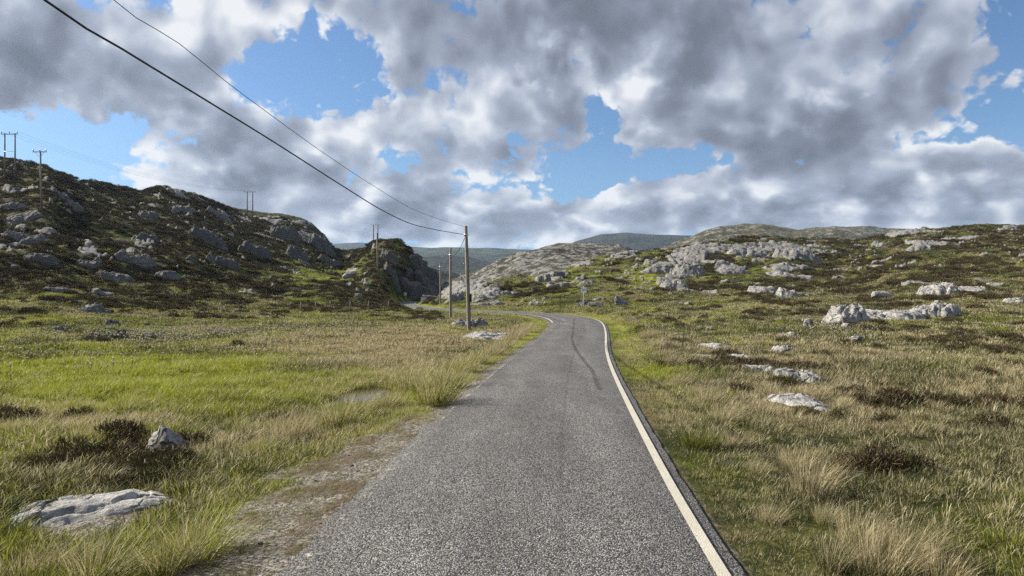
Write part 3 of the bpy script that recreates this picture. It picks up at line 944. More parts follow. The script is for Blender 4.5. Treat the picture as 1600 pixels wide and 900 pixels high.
def place_rock(name, x0, x1, y0, y1, label, cat, mat='rock', group=None, depth=1.0, tilt=0.0, kind='boulder', n=1, seed=None, broken=None):
    """a rock seen in the photo between columns x0..x1 and rows y0..y1, set on the ground there"""
    seed = seed or (int(x0*7+y1*13) % 9973)
    g = np.random.default_rng(seed)
    p = hit((x0+x1)/2, y1-1)
    d = p.y
    w = (x1-x0)*d/F; h = max((y1-y0)*d/F, .12)
    if kind == 'slab' or n > 1:
        gr = (ground_z(p.x, p.y+1.5)-ground_z(p.x, p.y-.5))/2.0      # slope
        see = max(.05, (EYE-p.z)/d+np.clip(gr, -.05, .4))              # rows gained per metre of depth
        skew = 0.0
        if kind == 'slab' and x0 > 1000: skew = .35
        if kind == 'slab':
            dep = min(max(h/see*.8, w*.35), w*1.3, 14)
            dep *= .6 if skew else 1
            hh = np.clip(.12*min(w, dep), .12, .45)
        else:
            dep = min(max(w*depth*1.1, h*.9), h/see*.85+.4)
            hh = max(.34*h, h-dep*see*.9)
        o = outcrop(name, p, w*1.24, dep*1.15, hh, seed, M[mat], tilt, broken if broken is not None else (.36 if kind == 'slab' else .40), 1.7 if kind == 'slab' else 1.0, skew)
        ROCKDISKS.append((p.x, p.y+dep*.5, w*.44, dep*.46))
        return tag(o, label, cat, group)
    o = make_rock(name, [(seed, (w*1.04, w*depth*g.uniform(.75, 1.0), h*1.75), (0, w*depth*.3, h*.14), g.uniform(-.4, .4) if kind != 'peak' else 0, 'peak' if kind == 'peak' else False)], p, -math.atan2(p.x, p.y)*.8, M[mat])
    ROCKDISKS.append((p.x, p.y+w*.3, w*.42, w*.36))
    return tag(o, label, cat, group)


PR = place_rock
# --- near, beside the road
PR('rock_slab', 48, 264, 748, 812, 'broad pale flat bedrock slab in the heather at the lower left', 'rock', 'rock_pale', depth=.75, kind='slab', n=2)
PR('boulder', 230, 302, 668, 713, 'jagged grey boulder with a blue shaded face standing alone in green grass', 'boulder', depth=.8, seed=42, kind='peak')
PR('rock', 64, 102, 713, 728, 'small rounded grey rock half buried in heather behind the broad pale slab', 'rock', depth=.8)
PR('rock', 186, 218, 736, 748, 'flat little stone peeping from heather just above the pale slab', 'rock', 'rock_dark', depth=.8)
PR('stone', 469, 488, 684, 697, 'small grey stone at the foot of tall grass beside the gravel verge', 'stone', depth=.9)
PR('rock_slab', 727, 802, 510, 532, 'long smooth pale rock slab lying in front of the nearest wooden pole', 'rock', 'rock_pale', depth=.7, kind='slab', n=1, seed=5)
PR('rock_outcrop', 708, 762, 497, 512, 'low grey outcrop behind the foot of the nearest wooden pole', 'rock', depth=.6, n=3)
# --- field by the right verge
PR('rock_slab', 1206, 1310, 612, 636, 'long narrow whitish slab with a dark left end nearest the right verge grass', 'rock', 'rock_pale', depth=.4, kind='slab', n=2, tilt=-.10)
PR('rock_slab', 1158, 1212, 567, 584, 'blocky whitish rock leading a broken row of slabs in the bog', 'rock', 'rock_pale', depth=.5, n=2)
PR('rock_slab', 1209, 1290, 575, 598, 'cracked whitish slab ending the broken row, sloping down to the bog', 'rock', 'rock_pale', depth=.4, n=3, tilt=-.10)
PR('rock_slab', 1089, 1143, 529, 546, 'bright wedge shaped slab below a dark peat edge', 'rock', 'rock_pale', depth=.5, kind='slab', n=2, tilt=-.05)
PR('rock_slab', 1080, 1119, 552, 561, 'thin pale ledge nearest the right verge, below the bright wedge slab', 'rock', 'rock_pale', depth=.6, kind='slab')
PR('rock_slab', 1128, 1180, 550, 559, 'thin flat pale ledge right of another thin ledge in the bog', 'rock', 'rock_pale', depth=.5, kind='slab', n=2)
PR('rock', 1207, 1238, 536, 553, 'narrow leaning pale rock at a dark heather edge', 'rock', 'rock_pale', depth=.6, n=2, tilt=-.15)
PR('rock', 1030, 1046, 528, 537, 'small grey rock close behind the straw grass of the right verge', 'rock', depth=.8)
PR('rock', 1117, 1132, 597, 606, 'small pale stone among tall straw grass above the right verge', 'stone', 'rock_pale', depth=.8)
PR('rock', 1103, 1116, 511, 517, 'small white stone alone in the brown bog', 'stone', 'rock_pale', depth=.8)
PR('rock', 1218, 1242, 519, 527, 'low pale stones in dry grass left of the big outcrop', 'stone', 'rock_pale', depth=.6, n=3)
PR('rock', 1330, 1348, 525, 532, 'small pale stone in the grass below the big outcrop', 'stone', 'rock_pale', depth=.8)
PR('rock', 1255, 1272, 498, 510, 'small grey block just left of the big outcrop', 'stone', depth=.8)
# --- the big outcrop
PR('rock_outcrop', 1292, 1350, 472, 507, 'tall broken block of pale boulders at the left end of the big outcrop', 'rock', 'rock_pale', depth=1.2, n=3, tilt=.05)
PR('rock_outcrop', 1336, 1432, 479, 500, 'long pale middle ledge of the big outcrop under a heather cap', 'rock', 'rock_pale', depth=.6, n=5)
PR('rock_slab', 1430, 1486, 468, 498, 'smooth pale slab at the right end of the big outcrop', 'rock', 'rock_pale', depth=.8, n=2, tilt=.10)
PR('rock_slab', 1440, 1492, 441, 462, 'smooth pale slab crowning the big outcrop', 'rock', 'rock_pale', depth=.8, n=2)
PR('rock_slab', 1492, 1542, 444, 456, 'flat pale ledge right of the slab crowning the big outcrop', 'rock', 'rock_pale', depth=.5, n=2)
PR('rock_slab', 1362, 1396, 452, 466, 'pale slanting slab left of the grassy cap on the big outcrop', 'rock', 'rock_pale', depth=.6, n=1, tilt=.2)
PR('boulder', 1313, 1332, 502, 513, 'small pale boulder lying loose below the left end of the big outcrop', 'boulder', 'rock_pale', depth=.8)
PR('rock', 1544, 1570, 441, 448, 'flat pale rock beyond the right end of the big outcrop', 'rock', 'rock_pale', depth=.6)
PR('rock', 1570, 1598, 464, 474, 'pale rock in a dark heather hollow at the right edge', 'rock', 'rock_pale', depth=.6, n=2)
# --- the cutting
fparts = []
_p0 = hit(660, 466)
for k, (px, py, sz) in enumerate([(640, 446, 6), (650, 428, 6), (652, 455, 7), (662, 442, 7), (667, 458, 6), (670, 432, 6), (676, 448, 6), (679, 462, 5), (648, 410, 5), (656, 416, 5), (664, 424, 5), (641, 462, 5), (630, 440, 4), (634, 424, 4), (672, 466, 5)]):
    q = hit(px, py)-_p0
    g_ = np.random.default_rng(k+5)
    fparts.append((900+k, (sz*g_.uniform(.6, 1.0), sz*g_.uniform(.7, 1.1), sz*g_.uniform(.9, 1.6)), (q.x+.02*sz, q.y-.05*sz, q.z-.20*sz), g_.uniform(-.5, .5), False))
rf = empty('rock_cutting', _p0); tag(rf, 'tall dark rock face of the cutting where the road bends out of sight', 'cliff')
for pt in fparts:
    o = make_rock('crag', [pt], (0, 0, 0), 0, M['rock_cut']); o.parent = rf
# --- beside the signpost at the bend
PR('boulder', 959, 987, 463, 479, 'slanting grey boulder leaning up to the right, beyond the bend', 'boulder', 'rock', depth=.6, kind='peak')
PR('boulder', 919, 945, 470, 481, 'grey block of rock right of the signpost at the bend', 'boulder', 'rock_dark', depth=.6)
PR('rock', 902, 921, 469, 479, 'low grey rock at the foot of the signpost at the bend', 'rock', 'rock_dark', depth=.6, n=2)
PR('rock', 927, 947, 463, 470, 'pale rock above the grey block by the signpost', 'rock', depth=.6, n=2)
PR('boulder', 860, 883, 421, 432, 'rounded pale boulder on the skyline of the heath beyond the bend', 'boulder', depth=.8)
PR('rock_outcrop', 836, 860, 426, 441, 'sloping pale outcrop left of the rounded skyline boulder', 'rock', depth=.7, n=2, tilt=.2)
PR('rock_outcrop', 856, 890, 440, 450, 'broken row of pale rocks on the heath beyond the bend', 'rock', depth=.5, n=3)
PR('rock', 904, 930, 437, 445, 'pale flat rocks in heather above the signpost', 'rock', depth=.6, n=2)
PR('rock', 830, 841, 446, 455, 'small leaning slab alone on brown heath beyond the bend', 'rock', depth=.5, tilt=.4)
PR('rock_outcrop', 762, 783, 444, 453, 'topmost pale rock of the outcrop behind the nearest pole', 'rock', depth=.8)
PR('rock_outcrop', 762, 812, 452, 461, 'broad pale shelf of rock right of the nearest pole', 'rock', depth=.5, n=3)
PR('rock_outcrop', 735, 775, 459, 468, 'pale shelf of rock touching the nearest pole in view', 'rock', depth=.5, n=3)
PR('rock_outcrop', 738, 786, 471, 480, 'lowest pale ledge of rock above the far verge of the road', 'rock', depth=.4, n=3)
PR('rock_outcrop', 700, 724, 455, 472, 'pale rocks between the two nearest wooden poles', 'rock', depth=.6, n=3)
PR('rock', 683, 690, 462, 472, 'pale rock by the cutting at the foot of the third wooden pole', 'rock', depth=.6)
# --- heath slope
PR('rock_outcrop', 1174, 1215, 446, 460, 'row of whitish blocks in dark heather, left half of a ring of stones', 'rock', 'rock_pale', depth=.6, n=4)
PR('rock_outcrop', 1212, 1246, 450, 466, 'row of whitish blocks in dark heather, right half of a ring of stones', 'rock', 'rock_pale', depth=.6, n=3, tilt=-.12)
PR('rock_outcrop', 1198, 1272, 420, 436, 'long low pale outcrop above the ring of stones on the heath', 'rock', depth=.45, n=5)
PR('rock_outcrop', 1120, 1166, 417, 429, 'low domed grey outcrop in the middle of the dark heath', 'rock', depth=.6, n=3)
PR('rock_outcrop', 1032, 1074, 434, 454, 'tumbled grey boulders low on the heath, above and right of the bend', 'rock', depth=.7, n=4)
PR('rock_outcrop', 1052, 1100, 406, 431, 'grey ribbed crag on the heath slope', 'rock', depth=.7, n=5)
PR('rock_outcrop', 1003, 1046, 413, 427, 'grey slab running up towards the ribbed crag', 'rock', depth=.6, n=3, tilt=.15)
PR('rock_outcrop', 1140, 1196, 386, 403, 'left part of the long grey cliff band high on the heath', 'rock', depth=.5, n=4)
PR('rock_outcrop', 1208, 1276, 384, 401, 'right part of the long grey cliff band high on the heath', 'rock', depth=.5, n=4)
PR('rock', 1222, 1246, 410, 416, 'two flat pale stones below the long grey cliff band', 'rock', depth=.6, n=2)
PR('rock', 1360, 1384, 413, 419, 'small pale flat rock on the bare heath, far from the other stones', 'rock', depth=.6)
PR('rock_outcrop', 1416, 1452, 382, 393, 'pale craggy outcrop on the upper right heath', 'rock', depth=.6, n=4)
PR('rock', 1044, 1056, 456, 461, 'small pale stone under the tumbled grey boulders', 'stone', depth=.7)
# --- hill across the bog
PR('boulder', 534, 562, 422, 435, 'solitary grey boulder on the grassy shoulder of the knoll by the cutting', 'boulder', depth=.8)
PR('rock', 552, 566, 458, 466, 'small pale block low on the knoll by the cutting', 'stone', depth=.8)
PR('rock', 567, 580, 424, 432, 'pale flat rock on the knoll below the twin poles', 'rock', depth=.8)
_hl = 'grey rock outcrop on the dark hillside above the bog'
for (a, b_, c, d_, nn) in [(188, 236, 395, 414, 4), (126, 160, 404, 422, 3), (160, 206, 428, 442, 4), (244, 278, 421, 437, 3), (72, 108, 449, 458, 3), (136, 176, 456, 462, 3),
                           (128, 172, 480, 491, 4), (164, 184, 498, 510, 2), (86, 108, 509, 518, 2), (15, 28, 412, 421, 1), (190, 206, 514, 520, 2), (85, 128, 304, 320, 3),
                           (8, 44, 362, 378, 3), (36, 68, 366, 382, 2), (18, 60, 335, 350, 3), (2, 40, 314, 328, 3), (328, 362, 332, 344, 3), (20, 34, 292, 298, 1), (194, 206, 350, 358, 1),
                           (220, 246, 330, 344, 2), (270, 300, 320, 334, 3), (225, 236, 504, 510, 1), (290, 308, 396, 408, 1), (345, 356, 386, 392, 1)]:
    PR('rock_outcrop', a, b_, c, d_, _hl, 'rock', 'rock_dark', 'rocks strewn on the hillside above the bog', depth=.6, n=nn)

for (a, b_, c, d_, nn) in [(424, 468, 352, 374, 4), (484, 520, 366, 394, 4), (300, 346, 358, 380, 3), (212, 244, 362, 376, 3), (376, 420, 378, 402, 4), (330, 372, 398, 418, 3), (450, 480, 385, 408, 3), (596, 622, 392, 410, 3), (602, 626, 420, 440, 3), (40, 90, 398, 412, 3), (500, 530, 400, 416, 2)]:
    PR('rock_ledge', a, b_, c, d_, 'dark craggy ledge of bedrock on the shaded hillside above the bog', 'rock', 'rock_cut', 'dark ledges on the shaded hillside', depth=.5, n=nn)


# ------------------------------------------------------------------ poles, wires
def telegraph_pole(px, ybase, ytop, label, steps=0, group='telegraph poles along the road', dmin=3.0, lean=0.0, d=None):
    p = hit(px, ybase, dmin) if d is None else Vector(((px-800)/F*d, d, ground_z((px-800)/F*d, d)))
    H = (ybase-ytop)*p.y/F
    if d is not None: H = EYE+(450-ytop)/F*d-p.z
    root = empty('telegraph_pole', p, 0)
    tag(root, label, 'pole', group)
    bm = bmesh.new()
    r0, r1 = .125, .095
    tube(bm, [(0, 0, -.5), (0, 0, 0), (lean*.5, 0, H*.5), (lean, 0, H-.03), (lean, 0, H)], [r0*1.05, r0, (r0+r1)/2, r1, r1*.85], 14)
    bm_obj('shaft', bm, M['wood'], root)
    bm = bmesh.new()
    tube(bm, [(lean, 0, H-.62), (lean, 0, H-.50)], r1*1.25, 12)
    tube(bm, [(lean-.16, 0, H-.56), (lean+.20, 0, H-.56)], .018, 8)
    bm_obj('cable_bracket', bm, M['steel'], root)
    for k in range(steps):
        s = 1 if k % 2 else -1
        bm = bmesh.new(); zz = 2.4+k*.42
        tube(bm, [(lean*zz/H+s*.09, 0, zz), (lean*zz/H+s*.24, 0, zz), (lean*zz/H+s*.24, 0, zz+.05)], .011, 6)
        bm_obj('step', bm, M['steel'], root)
    if steps:
        bm = bmesh.new(); tube(bm, [(.11, -.05, .1), (.105+lean*.5, -.05, H*.5), (.10+lean, -.05, H-.6)], .016, 6)
        bm_obj('conduit', bm, M['black'], root)
        bm = bmesh.new(); box(bm, (.10, -.03, 2.0), (.12, .12, .5)); bmesh.ops.bevel(bm, geom=bm.edges[:], offset=.01, segments=1)
        bm_obj('junction_box', bm, M['black'], root)
    return Vector((p.x+lean, p.y, p.z+H)), p


t1, b1 = telegraph_pole(733, 517, 353, 'nearest and tallest wooden telegraph pole, standing beside the long pale slab', 7, lean=-.2)
t2, b2 = telegraph_pole(704, 497, 388, 'second wooden telegraph pole, on the verge between the nearest pole and the cutting', 0)
t3, b3 = telegraph_pole(688, 475, 411, 'third wooden telegraph pole, across the road by the foot of the cutting', 0)
t4, b4 = telegraph_pole(720, 454, 426, 'fourth, far off telegraph pole on the heath just left of the nearest pole', 0, d=150)
t5, b5 = telegraph_pole(842, 443, 424, 'tiny faint telegraph pole on the heath skyline in front of the rocky hill', 0, d=165)


def cable(name, pts, rad, label, cat='cable', group=None, mat='black', seg=6):
    P = catmull([tuple(p) for p in pts], .6)
    bm = bmesh.new(); tube(bm, [tuple(p) for p in P], rad, seg)
    return tag(bm_obj(name, bm, M[mat]), label, cat, group)


def at(px, py, d): return ((px-800)/F*d, d, EYE+(450-py)/F*d)


c1 = t1+Vector((0, 0, -.56))
k1 = c1.y/37.0
cable('telephone_cable', [c1, at(650, 352, 26.2*k1), at(600, 330, 21.9*k1), at(525, 284, 17.6*k1), at(425, 220, 14*k1), at(280, 131, 10.75*k1), at(190, 76, 9.4*k1), at(70, 0, 8*k1), (-6.0*k1, 2, 7.6), (-6.8*k1, -6, 9.4)], .0165,
      'thick black cable sweeping from the nearest pole up across the sky', 'cable')
c1b = t1+Vector((0, 0, -.08))
cable('telephone_wire', [c1b, at(650, 329, 27*k1), at(575, 285, 21.8*k1), at(500, 235, 18.2*k1), at(425, 181, 15.6*k1), at(350, 125, 13.6*k1), at(280, 68, 12.1*k1), at(178, 0, 10.4*k1), (-5.7*k1, 4, 8.4), (-6.6*k1, -4, 10.2)], .0075,
      'thin dark wire running above the thick cable across the sky', 'wire')


def sag(a, b, s, n=7):
    return [tuple(a.lerp(b, k/n)-Vector((0, 0, s*4*(k/n)*(1-k/n)))) for k in range(n+1)]


cable('telephone_cable', sag(c1, t2+Vector((0, 0, -.56)), .45), .02, 'short drooping cable between the nearest and second poles')
cable('telephone_cable', sag(t2+Vector((0, 0, -.56)), t3+Vector((0, 0, -.5)), .7), .02, 'drooping cable between the second and third poles')


def h_pole(px, ybase, ytop, gap_px, label, rz=0.0, d=None, arm_px=None, thick=1.0):
    p = hit(px, ybase) if d is None else Vector(((px-800)/F*d, d, 0))
    dd = p.y
    zt = EYE+(450-ytop)/F*dd
    gap = gap_px*dd/F
    arm = (arm_px or gap_px*2.1)*dd/F
    zmin = min(ground_z(p.x-gap/2, dd), ground_z(p.x+gap/2, dd))
    root = empty('power_pole_pair', (p.x, dd, zmin), rz); tag(root, label, 'power pole', 'power poles on the hill')
    H = zt-zmin
    for s in (-1, 1):
        bm = bmesh.new()
        g = ground_z(p.x+s*gap/2, dd)-zmin
        tube(bm, [(s*gap/2, 0, g-.4), (s*gap/2, 0, H*.5), (s*gap/2, 0, H)], [.16*thick, .145*thick, .125*thick], 12)
        bm_obj('leg', bm, M['wood2'], root)
    bm = bmesh.new(); box(bm, (0, -.17, H-.25), (arm, .10, .16)); bm_obj('crossarm', bm, M['steel'], root, False)
    tips = []
    for k in (-1, 0, 1):
        x = k*(arm/2-.12)
        bm = bmesh.new()
        tube(bm, [(x, -.17, H-.17), (x, -.17, H-.10), (x, -.17, H-.05), (x, -.17, H+.02), (x, -.17, H+.10), (x, -.17, H+.22), (x, -.17, H+.28)], [.03, .03, .10, .07, .10, .075, .04], 10)
        bm_obj('insulator', bm, M['porcelain'], root)
        tips.append(Vector((p.x+x, dd-.17, zmin+H+.28)))
    bm = bmesh.new(); tube(bm, [(-gap/2, -.13, H*.62), (gap/2, -.13, H*.62)], .03, 6); bm_obj('tie_bar', bm, M['steel'], root)
    return tips


hA = h_pole(15.5, 284, 208, 16, 'nearest pair of linked power poles, cut by the left edge of the picture', arm_px=26)
hB = h_pole(390.5, 340, 299, 8.6, 'middle pair of linked power poles, standing on the hill crest', arm_px=19, thick=1.35)
hC = h_pole(587, 380, 351, 7, 'farthest pair of linked power poles, behind the knoll by the cutting', d=400, arm_px=13, thick=2.2)


def t_pole(px, ybase, ytop, label, arm_px, d=None):
    p = hit(px, ybase)
    H = (ybase-ytop)*p.y/F
    root = empty('power_pole', p); tag(root, label, 'power pole', 'power poles on the hill')
    bm = bmesh.new(); tube(bm, [(0, 0, -.5), (-.1, 0, H*.5), (-.2, 0, H)], [.15, .135, .115], 12); bm_obj('shaft', bm, M['wood'], root)
    if arm_px:
        arm = arm_px*p.y/F
        bm = bmesh.new(); box(bm, (-.2, -.16, H-.2), (arm, .09, .13)); bm_obj('crossarm', bm, M['steel'], root, False)
        for k in (-1, 0, 1):
            x = -.2+k*(arm/2-.1)
            bm = bmesh.new(); tube(bm, [(x, -.16, H-.14), (x, -.16, H-.05), (x, -.16, H), (x, -.16, H+.08), (x, -.16, H+.2)], [.03, .03, .085, .06, .05], 10)
            bm_obj('insulator', bm, M['porcelain'], root)
        for s in (-1, 1):
            bm = bmesh.new(); tube(bm, [(-.2+s*.1, -.15, H-.95), (-.2+s*arm*.32, -.15, H-.25)], .025, 6); bm_obj('brace', bm, M['steel'], root)
    return p


t_pole(65, 331, 236, 'single power pole with a braced crossarm on the open hillside', 22)
t_pole(590.5, 430, 364, 'single power pole without crossarm on the slope of the knoll by the cutting', 0)
for k in range(3):
    w1 = ('left', 'middle', 'right')[k]
    cable('power_line', sag(hA[k], hB[k], 3.0, 14), .016, 'thin power line over the hill between the nearest and middle pole pairs', 'power line', 'power lines between the nearest and middle pole pairs', 'steel', 5)
    cable('power_line', sag(hB[k], hC[k], 2.2, 10), .016, 'thin power line over the hill between the middle and farthest pole pairs', 'power line', 'power lines between the middle and farthest pole pairs', 'steel', 5)


# ------------------------------------------------------------------ signs
def passing_sign(px, ybase, ytop, w_px, label, rz, text=True):
    p = hit(px, ybase)
    H = (ybase-ytop)*p.y/F
    s = w_px*p.y/F
    root = empty('road_sign', p, rz); tag(root, label, 'road sign', 'square white road signs')
    bm = bmesh.new(); tube(bm, [(0, 0, -.3), (0, 0, H*.5), (0, 0, H+.08)], .038, 10); bm_obj('post', bm, M['sgrey'], root)
    bm = bmesh.new(); box(bm, (0, -.06, H-s*.55), (s, .012, s)); bmesh.ops.bevel(bm, geom=[e for e in bm.edges if abs(e.verts[0].co.y-e.verts[1].co.y) > .005], offset=.05*s, segments=3)
    pl = bm_obj('panel', bm, M['white'], root, False)
    for k, word in enumerate(('Passing', 'place')):
        cu = bpy.data.curves.new('lettering', 'FONT'); cu.body = word; cu.align_x = 'CENTER'; cu.align_y = 'CENTER'; cu.size = s*.27; cu.offset = s*.006
        t = bpy.data.objects.new('tmp', cu); COL.objects.link(t)
        dg = bpy.context.evaluated_depsgraph_get()
        mm = bpy.data.meshes.new_from_object(t.evaluated_get(dg)); bpy.data.objects.remove(t)
        mm.materials.clear(); mm.materials.append(M['ink'])
        o = link('lettering', mm, None, pl); o.location = (0, -.0685, H-s*(.40+.27*k)); o.rotation_euler = (R(90), 0, 0)
    for zz in (H-s*.2, H-s*.85):
        bm = bmesh.new(); box(bm, (0, -.03, zz), (.10, .045, .05)); bm_obj('clip', bm, M['steel'], root, False)


passing_sign(912, 486, 448.5, 8.6, 'square white passing place sign on a grey post at the bend', .1)
passing_sign(633.5, 471.5, 457, 4.2, 'small far off white square sign in front of the dark rock cutting', -.1)

# ------------------------------------------------------------------ wire fence on the bog edge
fr = empty('wire_fence', hit(540, 487)); tag(fr, 'low wire fence on weathered posts along the foot of the hill', 'fence')
fps = []
for px in (470, 493, 516, 547, 576, 607):
    p = hit(px, 487-(px-470)*.02)
    q = p-fr.location
    bm = bmesh.new(); tube(bm, [q-Vector((0, 0, .3)), q+Vector((0, 0, .5)), q+Vector((.02, 0, 1.0))], [.055, .055, .05], 8)
    bm_obj('fence_post', bm, M['wood2'], fr); fps.append(q)
for hgt in (.35, .62, .9):
    bm = bmesh.new(); tube(bm, [q+Vector((0, -.06, hgt)) for q in fps], .004, 5); bm_obj('wire', bm, M['steel'], fr)


# ------------------------------------------------------------------ grass clumps
def clump(name, n, spread, h0, h1, w, lean, curve, seed, segs=3, wind=(.25, .05), mat=None, thick=1.0):
    g = np.random.default_rng(seed)
    Vs, Fs, BL, HG = [], [], [], []
    nv = 0
    for k in range(n):
        a = g.uniform(0, 2*math.pi); rr = spread*math.sqrt(g.uniform(0, 1))
        bx, by = rr*math.cos(a), rr*math.sin(a)
        h = g.uniform(h0, h1)*(1-.35*rr/max(spread, 1e-6))
        out = rr/max(spread, 1e-6)
        la = a+g.normal()*.6; lm = lean*(.25+out)*g.uniform(.5, 1.2)
        dx, dy = math.cos(la)*lm+wind[0]*g.uniform(.4, 1.2), math.sin(la)*lm+wind[1]
        fa = g.uniform(0, math.pi); fx, fy = math.cos(fa), math.sin(fa)
        ww = w*g.uniform(.7, 1.3); bl = g.uniform()
        cv = curve*g.uniform(.5, 1.5)
        for s in range(segs+1):
            t = s/segs
            z = h*(t-cv*.45*t*t*t)
            ox = bx+dx*h*(t*.55+cv*t*t); oy = by+dy*h*(t*.55+cv*t*t)
            hw = ww*.5*(1-t**1.6*.92)
            Vs += [(ox-fx*hw, oy-fy*hw, z), (ox+fx*hw, oy+fy*hw, z)]
            BL += [bl, bl]; HG += [t, t]
        for s in range(segs):
            o = nv+2*s; Fs.append((o, o+1, o+3, o+2))
        nv += 2*(segs+1)
    me = mesh_np(name, Vs, Fs); attr(me, 'bl', BL); attr(me, 'hg', HG)
    if mat: me.materials.append(mat)
    return me


def heather_clump(name, n, rad, h, seed, mat, leaf=.02):
    g = np.random.default_rng(seed)
    Vs, Fs, BL, HG = [], [], [], []
    nv = 0
    for k in range(n):
        a = g.uniform(0, 2*math.pi); e = g.uniform(0.05, 1)
        rr = rad*math.sqrt(1-e*e*.9)*g.uniform(.55, 1.05); zz = h*e*g.uniform(.5, 1.05)
        c = np.array([rr*math.cos(a), rr*math.sin(a), zz])
        dirv = np.array([math.cos(a)*.5, math.sin(a)*.5, .9])+g.normal(size=3)*.35; dirv /= np.linalg.norm(dirv)
        sd = np.cross(dirv, g.normal(size=3)); sd /= np.linalg.norm(sd)
        L = leaf*g.uniform(1.5, 4.0); W = leaf*g.uniform(.3, .6)
        bl = g.uniform()
        p0 = c-dirv*L*.5; p1 = c+dirv*L*.5
        Vs += [p0-sd*W*.5, p0+sd*W*.5, p1+sd*W*.2, p1-sd*W*.2]
        Fs.append((nv, nv+1, nv+2, nv+3)); nv += 4
        BL += [bl]*4; HG += [zz/h]*4
    me = mesh_np(name, Vs, Fs); attr(me, 'bl', BL); attr(me, 'hg', HG)
    if mat: me.materials.append(mat)
    return me


def lib(name, meshes):
    c = bpy.data.collections.new(name)
    for i, m_ in enumerate(meshes):
        o = bpy.data.objects.new('%s_kind' % name, m_); c.objects.link(o)
    return c


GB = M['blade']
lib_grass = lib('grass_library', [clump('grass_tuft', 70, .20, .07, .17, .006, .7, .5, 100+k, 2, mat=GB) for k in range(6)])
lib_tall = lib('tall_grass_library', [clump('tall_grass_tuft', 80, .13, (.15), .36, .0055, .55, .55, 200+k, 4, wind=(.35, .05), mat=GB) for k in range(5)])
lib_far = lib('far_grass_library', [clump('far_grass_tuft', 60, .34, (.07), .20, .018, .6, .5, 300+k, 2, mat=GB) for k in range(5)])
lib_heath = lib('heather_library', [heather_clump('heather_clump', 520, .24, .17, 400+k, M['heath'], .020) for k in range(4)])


def cotton_mesh(seed):
    g = np.random.default_rng(seed)
    bm = bmesh.new(); la = bm.verts.layers.float.new('hg'); lb = bm.verts.layers.float.new('bl')
    for k in range(6):
        x, y = g.normal()*.25, g.normal()*.25; h = g.uniform(.25, .42)
        tip = Vector((x+.06, y, h))
        tube(bm, [(x, y, 0), tip], .004, 4)
        r = bmesh.ops.create_icosphere(bm, subdivisions=1, radius=.021, matrix=Matrix.Translation(tip) @ Matrix.Diagonal((1.5, 1, .9, 1)))
        for v in r['verts']: v[la] = 1.0
    me = bpy.data.meshes.new('cotton_grass'); bm.to_mesh(me); bm.free(); me.materials.append(M['cotton'])
    return me


lib_cotton = lib('cotton_library', [cotton_mesh(500+k) for k in range(4)])


def inst_group():
    ng = bpy.data.node_groups.new('scatter', 'GeometryNodeTree')
    ng.interface.new_socket('Geometry', in_out='INPUT', socket_type='NodeSocketGeometry')
    ng.interface.new_socket('Collection', in_out='INPUT', socket_type='NodeSocketCollection')
    ng.interface.new_socket('Geometry', in_out='OUTPUT', socket_type='NodeSocketGeometry')
    N = ng.nodes
    gi, go = N.new('NodeGroupInput'), N.new('NodeGroupOutput')
    ci = N.new('GeometryNodeCollectionInfo'); ci.inputs['Separate Children'].default_value = True; ci.inputs['Reset Children'].default_value = True
    ip = N.new('GeometryNodeInstanceOnPoints'); ip.inputs['Pick Instance'].default_value = True

    def na(n, t):
        a = N.new('GeometryNodeInputNamedAttribute'); a.data_type = t; a.inputs['Name'].default_value = n
        return a.outputs['Attribute']
    L = ng.links.new
    L(gi.outputs['Geometry'], ip.inputs['Points']); L(gi.outputs['Collection'], ci.inputs['Collection'])
    L(ci.outputs[0], ip.inputs['Instance']); L(na('pick', 'INT'), ip.inputs['Instance Index'])
    L(na('rot', 'FLOAT_VECTOR'), ip.inputs['Rotation']); L(na('scl', 'FLOAT_VECTOR'), ip.inputs['Scale'])
    L(ip.outputs[0], go.inputs[0])
    return ng


NG = inst_group()


def scatter(name, col, X, Y, scl, tdry, tlush, label, cat, tilt=.12, zs=None):
    n = len(X)
    Z = grid_at(HZ, X, Y)-.01
    me = bpy.data.meshes.new(name); me.vertices.add(n); me.vertices.foreach_set('co', np.stack([X, Y, Z], 1).astype(np.float32).ravel())
    attr(me, 'pick', rng.integers(0, 64, n) % len(col.objects), typ='INT')
    attr(me, 'rot', np.stack([rng.normal(0, tilt, n), rng.normal(0, tilt, n), rng.uniform(-.5, .5, n)+math.pi*(rng.random(n) < .0)], 1), typ='FLOAT_VECTOR')
    s = np.stack([scl, scl, scl*(zs if zs is not None else 1)], 1)
    attr(me, 'scl', s, typ='FLOAT_VECTOR')
    attr(me, 'tdry', np.clip(tdry+rng.normal(0, .16, n), 0, 1)); attr(me, 'tlush', np.clip(tlush+rng.normal(0, .2, n), -.2, 1.2))
    o = link(name, me)
    md = o.modifiers.new('scatter', 'NODES'); md.node_group = NG
    md[[i.identifier for i in NG.interface.items_tree if i.name == 'Collection'][0]] = col
    o['kind'] = 'stuff'; o['label'] = label; o['category'] = cat
    return o


def sample_polar(n, r0, r1, a=1.05, power=0.0):
    n = int(n*1.3)
    """points between r0 and r1, density falling as r^-power"""
    th = rng.uniform(-a, a, n)
    u = rng.uniform(0, 1, n)
    if abs(power-2) < 1e-6: r = r0*(r1/r0)**u
    else:
        e = 2-power; r = (r0**e+u*(r1**e-r0**e))**(1/e)
    return np.sin(th)*r, np.cos(th)*r


